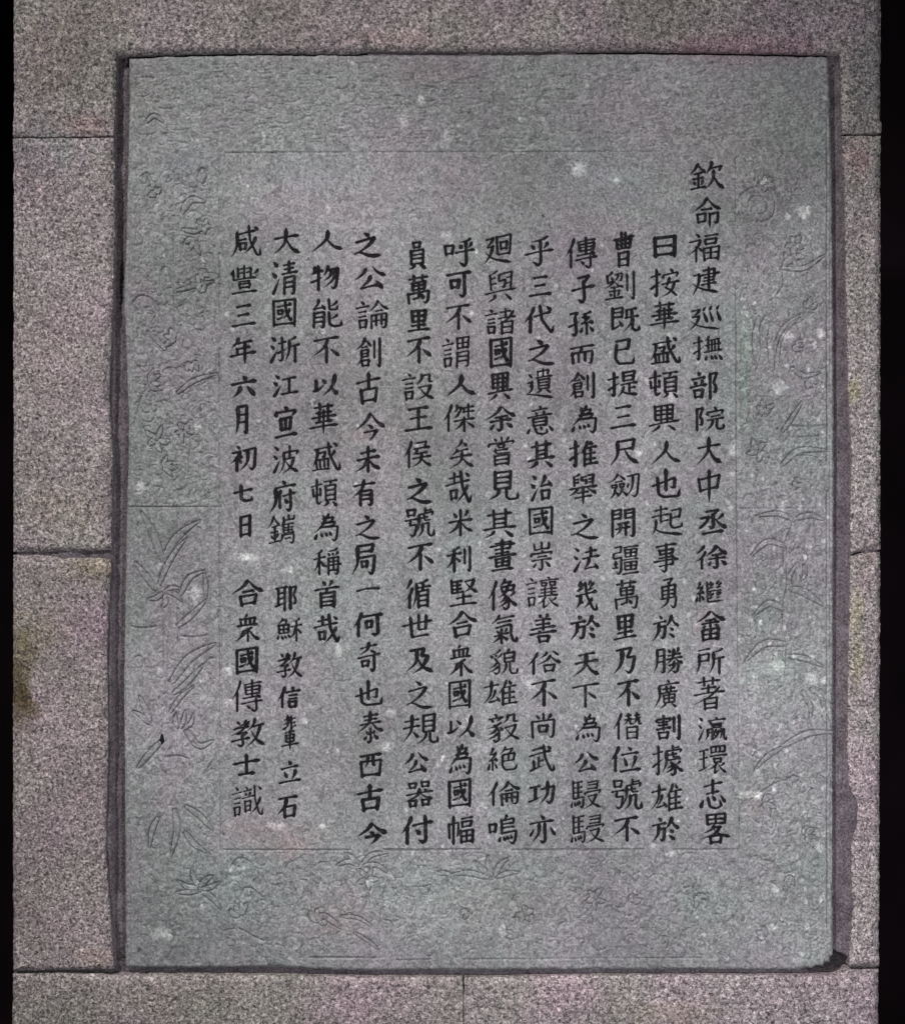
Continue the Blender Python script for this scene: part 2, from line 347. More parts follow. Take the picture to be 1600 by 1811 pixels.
# strokes of each character in a 100 box: h level, s upright, z needle, p left-falling, n right-falling, d dot, t rising, x turning, g hooked
GLYPHS = '''
[口] s 6 6 18 96; x 6 10 92 4 80 90; h 18 82 84 78
[日] s 6 4 8 100; x 6 6 92 0 90 100; h 12 46 86 43; h 10 90 88 87
[目] s 6 2 8 100; x 6 5 92 0 90 100; h 12 34 86 31; h 12 61 86 59; h 10 89 88 87
[田] s 6 6 12 98; x 6 8 94 2 88 96; s 50 6 50 88; h 12 47 88 44; h 12 90 88 86
[亻] p 95 0 65 28 5 60; s 58 34 57 100
[彳] p 80 0 50 18 10 34; p 95 26 60 52 0 70; s 58 52 57 100
[氵] d 25 0 75 14; d 5 33 55 47; t 15 98 45 82 95 52
[言] d 38 0 62 10; h 0 24 100 16; h 22 40 80 36; h 22 56 80 52; [口] 20 84 66 100
[扌] h 0 27 92 17; g 54 0 57 86 50 98 28 86; t 0 70 45 57 98 42
[木] h 0 30 100 20; s 50 0 50 100; p 48 28 30 60 0 82; n 54 28 75 60 100 78
[禾] p 78 0 55 10 20 16; h 0 38 100 28; s 50 12 50 100; p 48 36 28 65 0 84; d 58 44 92 66
[月] p 14 2 16 55 0 100; g 14 4 88 0 86 92 78 100 62 88; h 18 33 82 30; h 18 58 82 56
[艹] h 0 52 100 38; s 28 8 32 92; p 74 0 70 45 62 88
[宀] d 44 0 60 26; d 4 40 0 92; g 6 52 96 36 100 44 82 88
[刂] s 14 8 16 68; g 84 0 86 88 78 100 48 88
[攵] p 42 0 30 24 8 44; h 28 28 92 20; p 74 24 55 68 0 100; n 24 40 58 76 100 98
[隹] p 42 0 28 24 0 50; s 20 34 20 100; d 52 0 66 16; h 22 30 94 22; h 24 52 86 47; h 24 72 86 68; h 22 94 100 88; s 58 26 58 92
[戈] h 0 34 70 24; g 42 0 54 52 92 98 100 72; p 86 44 60 72 28 94; d 70 2 88 14
[頁] h 0 6 100 0; p 52 4 46 14 40 20; s 14 22 16 80; x 14 24 88 18 86 80; h 20 40 82 37; h 20 58 82 55; h 16 78 86 74; p 36 82 24 92 0 100; d 66 82 96 100
[金] p 50 0 30 20 0 40; n 52 4 74 22 100 34; h 26 40 76 35; h 16 60 86 54; s 52 38 52 90; d 22 68 34 80; p 84 64 78 74 68 82; h 4 97 100 88
[灬] d 10 20 0 90; d 32 20 42 80; d 56 14 68 76; d 80 8 100 86
[心] d 8 34 0 80; g 24 24 34 80 64 96 86 84 80 56; d 44 8 58 38; d 82 10 100 44
[貝] s 16 0 18 74; x 16 3 86 0 84 74; h 20 24 80 22; h 20 46 80 44; h 18 70 82 68; p 36 76 24 88 0 100; d 64 76 98 98
[糸] p 50 0 38 16 16 28; x 18 28 60 24 60 26; p 76 18 50 40 12 54; h 12 54 74 48; d 70 40 86 56; s 48 54 46 94; d 22 66 6 92; d 66 66 86 86
[馬] s 14 0 16 66; h 16 6 86 0; s 50 4 50 62; h 18 24 82 20; h 18 44 82 40; g 14 66 92 58 88 90 78 100 64 90; d 8 74 0 96; d 24 76 30 92; d 42 74 50 88; d 58 70 66 84
[廴] h 4 14 32 8; p 31 9 22 26 8 40; h 8 42 32 37; p 30 39 20 70 0 98; n 2 58 32 82 94 97
[阝] s 12 2 14 100; g 12 6 78 0 44 40 70 54 62 78 34 72
[大] h 4 38 94 26; p 48 0 42 54 0 100; n 46 38 68 76 100 94
[土] h 16 38 84 30; s 50 0 50 90; h 0 96 100 88
[又] h 4 14 82 2; p 80 4 56 60 0 100; n 12 26 52 72 100 96
[王] h 12 8 86 0; h 18 48 80 41; s 50 6 50 92; h 0 98 100 90
[臼] p 40 0 22 14 8 22; s 8 20 14 90; h 12 50 36 44; x 56 12 94 8 86 92; h 60 50 88 46; h 14 92 88 86
一 h 0 80 40 50 100 40
七 h 0 48 100 26; g 40 0 42 80 60 94 98 88 96 66
三 h 20 8 80 0; h 26 50 74 42; h 0 100 100 88
下 h 0 12 100 0; s 48 8 48 100; d 58 36 88 62
不 h 4 12 96 0; p 58 8 40 40 0 72; s 52 36 52 100; d 66 44 100 72
世 h 0 46 100 26; s 26 10 32 92; s 54 0 54 62; s 80 4 78 60; h 54 62 80 58; h 30 94 88 84
丞 x 22 8 70 0 50 20; g 50 20 52 66 46 76 36 66; x 4 36 34 30 26 50 0 76; p 88 20 74 36 60 44; n 58 40 76 62 100 76; h 12 100 88 88
中 s 6 24 14 66; x 6 28 94 16 84 58; h 16 62 84 54; z 50 0 50 60 50 100
乃 g 10 8 80 0 60 38 96 36 84 84 70 100 50 86; p 40 8 34 60 0 98
之 d 36 0 56 14; x 8 38 70 22 78 26; p 76 24 50 56 4 88; n 0 84 24 80 60 96 100 96
乎 p 80 0 56 12 20 18; d 22 30 34 42; p 82 22 74 34 66 42; h 0 62 100 48; g 54 14 56 86 48 100 26 86
也 g 0 58 78 30 76 66 60 62; s 46 0 46 74; g 18 28 22 86 40 96 90 94 96 66
事 h 8 12 92 2; s 22 22 26 40; x 22 24 78 18 74 36; h 26 38 76 34; x 22 52 80 44 78 74; h 0 64 100 54; h 20 80 78 72; g 50 0 50 90 44 100 26 90
亦 d 44 0 58 14; h 2 32 96 20; p 40 30 36 66 14 94; g 60 28 62 88 54 100 42 90; d 18 50 2 76; d 80 44 100 72
人 p 52 0 44 44 0 100; n 46 34 70 76 100 92
今 p 50 0 32 30 0 60; n 52 4 72 32 100 52; d 42 42 56 54; x 26 68 72 60 66 72; p 68 64 60 82 46 100
付 [亻] 0 34 0 100; h 36 34 100 22; g 76 0 78 86 72 98 54 86; d 46 48 60 64
代 [亻] 0 36 6 96; h 34 40 88 24; g 54 0 60 50 92 98 100 74; d 74 6 90 18
以 s 12 24 12 70; t 0 76 20 70 44 46; d 34 20 50 38; p 92 0 80 54 42 100; n 70 56 84 76 100 96
位 [亻] 0 32 0 96; d 58 2 70 14; h 38 32 94 22; d 48 44 56 76; p 84 36 80 60 70 84; h 34 98 100 88
何 [亻] 0 30 0 100; h 32 18 100 8; [口] 42 66 34 68; g 82 14 84 88 76 98 62 88
余 p 52 0 34 26 0 50; n 54 2 74 26 100 42; h 30 44 74 38; h 14 62 86 54; g 50 42 52 88 46 98 34 90; d 28 70 14 90; d 68 68 88 86
侯 [亻] 0 30 0 100; x 44 8 82 2 76 24; h 36 30 94 22; p 50 34 44 44 34 54; h 44 48 86 42; h 32 68 100 58; p 66 48 58 78 30 100; n 64 66 80 84 100 94
俗 [亻] 0 32 6 100; p 58 4 50 18 38 30; d 74 0 92 20; p 68 20 56 42 30 60; n 70 24 82 42 100 54; [口] 46 82 62 96
信 [亻] 0 34 0 96; d 60 0 70 10; h 36 26 98 16; h 48 40 84 36; h 48 56 84 52; [口] 46 84 66 98
倫 [亻] 0 32 0 98; p 64 0 54 22 34 42; n 66 4 80 22 100 34; h 54 38 76 34; s 42 52 44 100; g 42 54 92 46 90 88 84 96 74 90; s 58 54 58 86; s 74 52 74 84; h 46 70 88 66
傑 [亻] 0 28 2 98; p 44 4 42 18 34 30; x 42 14 58 12 46 38; p 46 38 42 44 34 52; h 62 16 96 10; h 60 30 98 26; s 80 0 80 50; s 66 18 66 32; h 34 64 100 54; s 66 48 66 100; p 62 64 52 80 36 92; d 74 66 98 84
傳 [亻] 0 30 0 96; h 38 14 96 6; s 44 20 46 46; x 44 22 90 16 88 42; h 46 32 86 29; h 46 44 86 41; s 66 0 66 52; h 36 58 88 52; d 82 46 92 56; h 32 74 100 64; g 78 60 80 92 74 100 60 90; d 48 78 58 88
像 [亻] 0 30 4 98; p 60 0 52 12 40 24; x 54 12 78 8 66 24; s 44 26 48 42; x 44 26 90 20 86 38; h 48 40 84 37; p 68 24 60 42 38 58; g 52 48 72 68 70 92 60 100 50 88; p 60 58 52 68 38 76; p 68 68 56 80 38 90; p 92 42 84 50 74 56; n 70 56 82 74 100 88
僭 [亻] 0 30 0 98; h 44 12 64 8; h 40 26 66 22; p 54 2 52 26 38 46; g 58 26 60 42 70 40; h 74 10 92 6; h 70 24 96 18; p 82 0 80 26 68 46; g 88 24 90 42 100 40; [日] 46 88 52 100
公 p 38 6 26 30 0 54; n 58 0 76 26 100 40; p 52 38 42 62 22 84; h 20 90 80 78; d 68 60 88 92
六 d 46 0 58 18; h 0 40 100 26; p 38 52 30 74 8 98; d 62 50 92 92
其 h 12 20 88 10; s 32 0 34 66; s 68 0 68 62; h 34 34 66 31; h 34 50 66 47; h 0 72 100 60; p 34 76 24 88 4 100; d 64 74 90 96
初 d 24 0 36 10; x 6 26 40 20 34 28; p 38 24 26 46 0 68; s 24 44 24 100; p 44 40 38 48 32 54; d 28 52 42 66; g 48 20 98 10 94 84 84 98 70 86; p 68 18 66 64 40 98
利 p 50 0 34 10 12 16; h 0 34 58 26; s 30 10 30 98; p 28 34 18 60 0 80; d 34 42 54 60; [刂] 66 98 2 100
割 d 28 0 36 10; d 8 14 4 28; g 8 18 60 12 54 26; h 12 30 52 26; h 14 42 50 38; s 32 20 32 60; h 4 58 62 50; [口] 12 56 66 98; [刂] 70 100 2 100
創 p 38 0 26 22 0 40; d 40 6 60 26; h 24 32 46 29; x 22 42 50 38 48 62; h 24 52 48 50; h 24 62 48 60; p 22 42 22 70 6 92; [口] 22 56 72 96; [刂] 68 98 4 100
劔 p 28 0 18 18 0 34; d 30 6 52 26; h 18 34 42 30; [口] 6 24 42 58; [口] 32 50 40 56; p 18 60 14 80 0 98; d 20 72 28 86; p 42 56 36 76 24 94; n 42 70 52 80 60 88; g 58 14 98 6 92 84 84 98 72 88; p 78 12 74 60 54 96; d 64 38 58 56
功 h 4 26 44 18; s 24 24 24 74; t 0 86 24 76 50 64; g 48 34 98 22 90 86 80 98 66 86; p 72 0 70 56 42 98
勇 x 24 6 70 0 54 16; d 46 14 58 22; s 18 28 20 66; x 18 30 84 22 82 62; h 22 42 80 38; h 22 56 80 52; s 50 26 50 62; g 12 70 90 62 84 92 76 100 60 90; p 48 60 42 82 8 100
勝 p 12 4 12 60 0 96; g 12 6 36 2 36 90 30 98 24 90; h 14 30 34 28; h 14 54 34 52; d 50 4 58 18; p 86 0 82 12 76 20; h 48 30 92 22; h 44 46 98 36; p 70 4 64 40 42 66; n 74 40 84 52 100 60; g 50 68 86 60 82 90 76 98 64 90; p 70 54 66 78 46 100
及 p 38 6 34 56 0 92; g 14 8 66 0 56 30 84 28; p 82 30 58 74 24 100; n 38 38 62 76 100 96
古 h 0 34 100 20; s 50 0 50 52; s 20 54 26 100; x 20 56 84 50 78 96; h 26 92 80 88
可 h 0 14 100 2; [口] 14 56 32 68; g 74 8 76 88 68 100 52 88
合 p 50 0 32 26 0 50; n 52 2 74 30 100 44; h 32 46 68 40; s 24 62 30 100; x 24 64 76 56 70 94; h 30 94 72 88
呼 [口] 0 32 24 62; p 88 2 72 12 50 16; d 50 26 58 36; p 92 18 86 28 80 36; h 36 54 100 42; g 72 12 74 88 68 100 50 86
命 p 50 0 32 24 0 46; n 52 2 74 26 100 38; h 30 40 68 36; s 16 54 20 84; x 16 56 44 52 42 78; h 20 80 44 76; z 60 52 60 80 60 100; g 60 54 88 48 86 78 82 84 72 78
咸 p 20 20 18 66 0 98; h 20 28 82 16; h 26 46 52 41; [口] 26 52 54 78; g 60 0 64 46 88 92 100 94 100 70; p 86 38 70 66 46 88; d 80 4 92 14
哉 h 14 20 52 14; s 34 4 34 34; h 0 42 92 28; [口] 18 46 54 86; g 58 0 64 46 90 94 100 72; p 86 44 66 72 40 96; d 76 6 90 16
員 [口] 26 72 0 24; s 18 32 20 84; x 18 34 84 28 82 84; h 22 48 80 45; h 22 62 80 60; h 20 80 82 77; p 38 84 26 94 4 100; d 62 84 96 98
善 d 34 0 42 10; p 68 0 62 8 56 14; h 20 22 80 16; h 24 36 76 31; s 50 14 50 56; h 4 54 96 42; d 32 56 38 64; h 0 72 100 60; [口] 28 74 74 100
嗚 [口] 0 28 28 62; p 64 0 60 8 54 14; s 44 16 46 66; x 44 18 86 12 84 30; h 48 32 82 29; h 48 45 88 42; g 44 62 96 54 92 88 84 100 72 90; d 42 74 36 92; d 52 74 56 88; d 64 72 68 84; d 76 70 80 82
國 s 2 4 4 100; x 2 6 96 0 94 100; h 20 28 80 20; [口] 22 44 38 56; t 18 72 34 68 50 60; g 54 10 58 46 78 80 84 66; p 74 34 66 52 46 72; d 68 12 76 18; h 6 94 92 90
堅 s 8 2 10 52; h 8 8 46 4; h 10 22 42 19; h 10 36 42 33; h 10 50 50 46; s 28 6 28 48; h 54 8 90 0; p 88 2 76 30 52 50; n 58 14 76 34 100 50; h 24 72 78 64; s 50 54 50 92; h 2 98 98 90
士 h 0 44 100 28; s 50 0 50 90; h 20 98 80 90
大 [大] 0 100 0 100
天 h 20 12 82 2; h 6 46 94 34; p 50 6 44 60 0 100; n 48 44 70 78 100 94
奇 h 14 22 88 10; p 52 0 42 24 14 40; d 56 26 80 38; h 0 54 100 42; [口] 18 52 60 84; g 74 48 76 88 70 100 56 90
子 x 26 8 76 0 56 24; g 52 22 58 84 48 100 28 86; h 0 54 100 40
孫 x 6 10 36 4 26 22; g 26 22 32 84 24 98 12 88; t 0 62 24 52 44 40; p 90 0 74 8 52 12; p 70 10 62 20 54 26; x 54 26 74 22 64 34; p 84 22 68 40 52 52; h 52 52 92 44; d 86 36 96 50; s 74 50 74 96; d 58 66 48 86; d 84 62 100 82
尚 s 50 0 50 24; d 22 8 34 22; p 82 4 76 14 66 24; s 4 32 8 98; g 4 34 96 24 92 86 84 98 72 88; [口] 28 70 48 78
尺 x 24 8 84 0 78 40; h 24 40 78 34; p 24 8 24 60 0 100; n 50 40 70 74 100 94
局 x 22 6 84 0 80 24; h 22 26 80 21; p 22 6 22 60 0 98; g 24 44 92 36 86 86 78 98 64 88; [口] 36 66 54 78
已 x 14 8 76 0 70 38; h 20 42 70 36; g 18 20 12 74 28 94 92 94 98 70
年 p 34 0 24 18 6 34; h 28 20 84 12; h 26 42 78 34; s 26 40 28 62; h 0 68 100 56; z 56 16 56 60 56 100
府 d 50 0 62 10; h 22 22 100 12; p 24 22 24 66 0 100; p 46 30 38 44 28 54; s 40 46 40 86; h 52 48 98 38; g 80 28 82 84 76 96 64 88; d 58 58 68 70
建 h 40 14 80 7; h 30 30 100 20; x 38 14 82 6 82 38; h 42 38 82 33; h 40 50 82 44; h 32 64 90 56; s 60 0 60 78; h 2 30 26 24; p 26 26 20 62 0 100; n 0 60 34 78 98 92
徐 [彳] 0 36 0 100; p 68 2 56 24 34 46; n 70 4 82 24 100 38; h 52 42 84 36; h 42 60 96 52; g 68 40 70 90 64 98 54 90; d 50 68 42 86; d 82 66 98 84
循 [彳] 0 30 0 100; p 90 0 68 10 44 14; p 44 14 42 60 30 96; h 46 30 100 22; s 72 12 70 38; s 52 40 54 100; x 52 42 90 36 88 98; h 56 58 86 55; h 56 76 86 73; h 54 94 88 91
志 h 14 22 88 10; s 50 0 50 46; h 24 48 76 40; d 12 66 0 92; g 30 60 38 90 62 98 84 90 78 70; d 48 52 60 70; d 82 54 100 78
意 d 46 0 54 8; h 20 18 78 10; d 34 22 40 30; p 68 18 64 26 58 30; h 4 40 96 28; s 24 44 26 70; x 24 45 76 40 74 68; h 28 56 74 53; h 28 68 74 66; d 14 76 4 94; g 32 74 38 92 60 98 78 92 74 78; d 50 72 58 82; d 82 70 98 88
所 h 6 12 48 4; s 10 26 10 60; x 12 28 44 22 42 52; h 12 52 44 48; p 10 28 10 66 0 100; p 94 4 78 14 60 18; p 60 18 60 62 46 98; h 60 44 100 36; s 82 40 82 100
按 [扌] 0 38 0 98; d 66 0 76 10; d 44 18 42 32; g 46 22 94 14 88 32; h 38 56 100 46; p 66 32 54 62 50 66; g 50 66 66 74 92 98 92 96; p 84 50 70 80 38 100
提 [扌] 0 38 4 100; s 50 4 52 40; x 50 6 88 0 84 38; h 54 21 82 18; h 52 38 84 35; h 42 54 98 46; s 70 50 70 84; h 70 68 90 64; p 52 60 46 80 34 98; n 44 76 64 88 100 94
推 [扌] 0 38 0 100; [隹] 40 100 2 98
撫 [扌] 0 36 0 96; p 54 0 48 12 40 20; h 50 16 92 8; h 42 38 96 28; h 38 64 100 54; s 52 20 52 62; s 64 16 64 60; s 76 16 76 58; s 88 14 88 56; [灬] 42 100 70 96
據 [扌] 0 36 0 100; s 66 0 66 14; h 66 8 88 4; g 46 18 96 12 90 24; p 46 18 46 58 34 86; h 54 30 80 26; g 66 22 68 38 90 36; h 52 48 92 42; g 60 54 74 70 74 92 66 98 58 92; p 66 62 58 70 46 76; p 70 72 60 82 44 90; p 92 52 84 60 76 64; n 74 62 86 78 100 88
敎 p 44 4 34 20 4 34; d 14 6 24 16; p 52 10 30 40 0 56; h 6 34 52 26; x 16 52 44 46 32 60; g 30 58 34 86 28 96 16 88; h 0 76 54 66; p 70 0 64 22 48 42; h 62 28 96 20; p 86 24 72 68 42 100; n 58 42 76 76 100 94
於 d 24 0 34 12; h 0 32 52 22; p 24 30 20 66 0 98; g 24 46 46 42 42 84 36 92 28 84; p 74 0 62 28 46 46; n 72 14 84 34 100 44; d 66 50 78 60; d 62 72 82 88
既 s 10 4 10 84; x 10 8 44 2 42 42; h 14 24 40 21; h 12 42 42 39; t 8 88 24 80 40 66; d 32 56 44 76; h 54 14 90 6; s 58 16 58 44; h 50 46 98 36; p 74 10 72 60 46 98; g 78 44 76 86 86 94 98 92 100 74
日 [日] 0 100 0 100
曰 [日] 0 100 0 100
曹 h 4 22 96 12; s 18 20 22 48; x 18 26 84 18 80 44; h 22 36 80 32; h 22 48 80 44; s 40 0 40 46; s 60 0 60 44; s 28 60 30 100; x 28 61 74 56 72 98; h 30 78 72 75; h 30 96 72 93
月 [月] 0 100 0 100
有 h 6 24 94 12; p 48 0 36 36 0 66; s 34 42 34 98; g 34 44 80 38 80 88 74 98 62 90; h 38 58 76 56; h 38 74 76 72
未 h 20 26 82 16; h 4 52 96 40; s 50 0 50 100; p 48 50 32 76 0 94; n 54 50 74 74 100 86
武 h 14 18 56 10; h 0 40 88 24; s 38 44 38 80; h 40 60 58 56; s 18 56 20 84; t 2 94 30 84 58 76; g 58 0 64 46 88 94 100 96 100 72; d 74 6 88 16
欽 [金] 0 46 4 96; p 64 0 60 18 48 40; x 60 22 92 14 84 32; p 70 30 66 66 46 94; n 68 48 82 78 100 94
江 [氵] 0 32 0 100; h 40 22 92 12; s 66 18 66 84; h 34 90 100 80
治 [氵] 0 30 0 98; p 66 0 58 22 44 38; h 44 42 86 34; d 78 20 94 42; [口] 46 88 56 96
法 [氵] 0 30 2 98; h 46 22 88 14; s 66 0 66 40; h 36 48 100 38; p 62 46 56 68 44 86; h 42 90 90 82; d 82 68 94 90
波 [氵] 0 28 0 98; p 42 24 42 66 26 100; g 42 26 98 18 90 34; s 66 0 66 46; h 44 50 84 44; p 82 46 68 78 38 100; n 50 56 70 80 100 96
泰 h 22 14 78 7; h 26 27 74 21; h 8 42 92 32; p 50 0 42 36 0 66; n 56 36 74 54 100 62; g 50 52 52 90 46 100 36 92; d 32 62 42 72; d 36 78 24 90; d 66 58 60 70; d 62 74 80 88
浙 [氵] 0 26 0 96; h 28 26 54 20; g 42 4 44 84 38 94 30 86; t 26 62 42 54 56 46; p 88 4 78 12 66 16; p 66 16 64 60 52 94; h 66 40 100 32; s 84 38 84 100
清 [氵] 0 30 0 98; h 44 12 90 5; h 48 24 86 18; h 38 38 100 30; s 68 0 68 34; s 50 46 48 98; g 50 48 88 42 86 90 82 98 72 92; h 54 62 84 60; h 54 76 84 74
爲 p 60 0 52 8 40 14; d 36 4 40 14; d 54 4 58 12; p 46 16 36 40 4 70; x 34 20 76 14 70 30; h 36 32 70 28; x 30 34 82 30 76 44; h 26 48 78 44; g 24 48 94 46 90 88 82 100 68 90; d 14 70 4 92; d 30 70 34 84; d 46 68 52 80; d 62 66 68 78
物 p 16 6 12 26 2 38; h 10 28 42 20; s 26 0 26 100; t 0 66 22 58 44 46; p 62 4 56 24 44 42; g 56 22 98 14 90 84 82 98 70 88; p 74 22 68 44 48 62; p 88 22 78 60 48 90
王 [王] 0 100 0 100
異 s 18 4 20 58; x 18 6 80 0 78 56; h 24 22 76 19; h 22 38 76 35; s 40 4 40 70; s 60 2 60 68; h 22 56 78 52; h 0 76 100 62; p 36 78 24 90 8 100; d 62 76 88 96
畫 x 24 12 80 6 78 28; h 4 22 96 14; h 22 32 78 28; h 24 44 76 40; s 50 0 50 50; h 0 56 100 48; s 26 62 28 88; x 26 63 76 58 74 86; h 30 75 74 72; s 50 60 50 86; h 28 87 74 84; h 12 100 90 95
畬 p 50 0 32 18 0 36; n 52 2 72 20 100 34; h 32 32 68 28; h 20 44 80 38; s 50 30 50 56; d 34 48 24 56; d 64 46 78 54; s 22 62 24 100; x 22 63 78 58 76 98; s 50 62 50 94; h 26 79 74 77; h 24 96 76 93
畧 s 18 0 20 34; x 18 2 82 -2 80 32; h 22 16 78 14; h 20 32 80 29; s 50 2 50 30; p 44 36 34 50 8 62; x 40 44 66 40 56 54; p 64 44 46 66 0 82; n 42 50 62 66 100 76; s 32 74 34 100; x 32 74 70 70 66 98; h 34 94 68 92
盛 h 6 24 72 14; p 18 22 16 50 0 84; g 26 38 48 32 42 54 34 48; s 14 62 18 90; x 14 62 58 56 58 86; s 28 62 30 88; s 43 60 44 86; h 0 96 64 90; g 58 0 62 40 90 94 100 96 100 72; p 84 30 74 44 62 56; d 76 2 90 12
矣 p 54 0 44 16 24 28; d 56 12 70 22; p 34 32 28 42 14 52; h 30 42 78 34; h 4 64 94 54; p 52 42 44 76 0 100; n 52 62 72 82 100 96
石 h 4 12 96 2; p 46 10 34 48 0 82; s 32 50 36 100; x 32 52 86 44 80 96; h 36 92 82 88
福 d 22 0 34 10; x 2 30 38 22 34 28; p 38 24 26 52 0 76; s 24 46 24 100; d 30 50 42 62; h 50 10 94 4; x 52 22 88 18 84 38; s 52 24 54 40; h 54 38 84 35; s 48 52 50 98; x 48 54 96 46 92 96; s 70 50 70 90; h 52 70 92 67; h 50 92 92 89
稱 [禾] 0 42 4 98; p 88 0 74 8 52 12; d 52 16 58 26; d 68 16 72 24; p 90 12 84 20 78 26; h 52 36 92 30; h 58 50 88 46; s 72 32 72 80; h 42 66 100 58; s 54 36 54 100; g 54 36 90 32 88 90 84 98 74 92; h 56 82 86 80
立 d 46 0 56 16; h 12 34 88 22; d 26 46 38 72; p 76 40 70 60 58 80; h 0 94 100 84
米 d 22 10 36 28; p 80 4 74 16 64 26; h 4 48 96 38; s 50 0 50 100; p 48 46 32 70 0 90; n 54 46 72 68 100 82
而 h 0 12 100 0; p 50 8 46 22 38 32; s 8 34 12 90; g 8 36 94 28 90 82 84 94 74 86; s 36 38 36 82; s 64 36 64 80
能 p 26 0 20 18 6 32; h 6 34 44 26; d 36 18 46 34; s 10 46 8 98; g 10 48 42 42 40 90 36 98 28 92; h 12 62 38 60; h 12 78 38 76; p 86 8 76 18 60 26; g 58 0 60 36 84 36 88 22; p 86 54 76 62 60 68; g 58 46 60 86 74 94 98 92 100 74
華 h 16 14 84 6; s 34 0 36 22; s 66 0 64 20; h 22 32 78 26; h 6 48 94 38; s 34 26 34 60; s 66 24 66 58; h 20 64 80 56; h 0 80 100 68; z 50 22 50 80 50 100
萬 h 10 14 90 6; s 32 0 34 22; s 68 0 66 20; s 26 26 28 54; x 26 28 78 22 76 50; h 28 38 76 35; h 28 52 76 48; s 52 26 52 80; s 8 64 12 100; g 8 66 94 56 90 90 82 100 70 92; t 30 84 48 78 64 74; d 60 66 72 82
著 h 12 16 86 8; s 32 0 34 26; s 64 0 62 22; h 24 36 74 30; s 48 24 48 48; h 0 54 100 42; p 84 30 50 60 0 84; s 34 66 36 100; x 34 67 76 62 74 98; h 38 82 74 79; h 36 96 74 93
衆 p 48 0 42 6 36 10; s 20 14 24 40; x 20 16 80 10 74 36; s 42 14 42 36; s 60 12 60 34; h 6 42 92 36; p 70 46 52 54 20 60; s 52 52 52 100; p 34 60 26 78 2 96; p 46 58 34 76 22 84; n 56 56 76 80 100 94
西 h 2 12 98 2; p 38 10 36 36 28 56; g 60 8 60 48 72 48; s 6 34 12 100; x 6 36 96 28 90 96; h 14 92 90 88
見 s 22 0 22 62; x 22 4 76 0 74 62; h 26 22 72 20; h 26 40 72 38; h 24 60 72 57; p 38 62 28 82 0 98; g 60 62 60 90 72 98 98 96 100 74
規 h 4 22 46 14; h 0 44 48 36; p 26 0 22 54 0 90; d 28 56 44 76; s 58 2 58 60; x 58 4 90 0 88 60; h 62 22 86 20; h 62 40 86 38; h 60 58 88 55; p 68 62 60 82 40 100; g 78 60 78 88 86 96 100 94 100 76
設 [言] 0 42 2 98; p 62 6 60 24 46 42; g 62 10 86 4 84 32 98 30; h 50 54 92 46; p 90 48 74 80 44 100; n 56 58 74 80 100 94
論 [言] 0 40 2 98; p 68 0 58 20 40 38; n 70 4 82 20 100 32; h 58 38 80 34; s 48 52 48 100; g 48 54 94 46 92 90 86 98 76 92; s 62 54 62 88; s 78 52 78 86; h 52 72 90 68
諸 [言] 0 40 2 98; h 50 14 86 8; s 68 0 68 34; h 42 38 100 30; p 94 8 74 40 40 64; s 56 50 56 100; x 56 52 90 48 88 98; h 60 72 88 70; h 58 94 88 91
謂 [言] 0 40 2 98; s 52 0 54 38; x 52 2 92 -2 90 36; s 71 0 71 34; h 56 19 88 16; h 54 36 90 33; s 54 48 52 100; g 54 50 92 44 90 90 86 98 78 92; h 58 64 88 62; h 58 79 88 77
起 h 10 14 50 8; s 30 0 30 54; h 0 34 56 26; h 32 48 54 44; p 14 44 12 70 0 92; n 6 68 34 84 100 94; x 62 16 92 10 88 38; h 64 40 88 36; g 62 26 60 62 70 72 96 68 98 54
部 d 26 0 34 12; h 6 26 52 18; d 14 32 20 44; p 44 28 40 38 34 44; h 0 56 58 46; [口] 12 46 64 98; [阝] 64 100 4 100
里 s 18 2 22 58; x 18 5 84 0 80 52; h 24 28 78 25; h 24 54 80 50; s 50 4 50 88; h 16 76 84 69; h 0 100 100 90
開 s 4 4 4 100; x 4 8 42 2 40 36; h 8 20 38 17; h 8 36 40 33; s 58 4 60 34; g 58 6 96 0 96 90 90 100 78 92; h 62 18 92 15; h 62 33 92 30; h 26 54 76 48; h 18 72 82 64; p 40 52 38 76 22 92; s 62 50 62 94
院 [阝] 0 34 2 98; d 64 0 74 12; d 44 20 40 36; g 46 24 96 16 90 34; h 54 42 86 36; h 40 58 98 50; p 60 56 54 78 36 100; g 76 54 74 88 82 96 98 94 100 74
雄 h 0 26 46 16; p 24 0 20 54 0 88; p 34 36 28 60 16 78; t 16 84 32 80 46 70; d 38 64 48 82; [隹] 46 100 0 100
頓 h 0 26 42 16; s 6 36 8 60; g 6 62 36 54; s 36 34 36 60; g 22 0 22 78 28 90 42 78; [頁] 48 100 4 98
首 d 32 0 42 14; p 72 0 66 10 58 20; h 0 34 100 22; p 50 28 46 38 40 44; s 24 44 26 100; x 24 46 80 40 78 98; h 28 62 76 59; h 28 78 76 75; h 26 94 78 91
駸 [馬] 0 44 2 98; x 54 8 88 2 86 30; h 56 18 84 15; h 54 32 86 28; d 48 40 44 50; g 50 42 98 34 92 46; h 56 56 86 50; p 84 52 70 82 42 100; n 58 60 74 82 100 96
幅 s 4 26 6 78; g 4 28 40 22 38 68 30 72; s 22 0 22 100; h 50 10 94 4; s 54 20 56 40; x 54 21 90 17 86 37; h 56 38 86 35; s 50 52 52 98; x 50 54 96 48 94 96; s 72 52 72 92; h 54 72 92 69; h 52 93 94 90
寍 [宀] 4 96 0 34; s 26 38 30 76; x 26 40 74 35 70 74; s 50 40 50 72; h 30 75 70 71; h 0 100 100 90
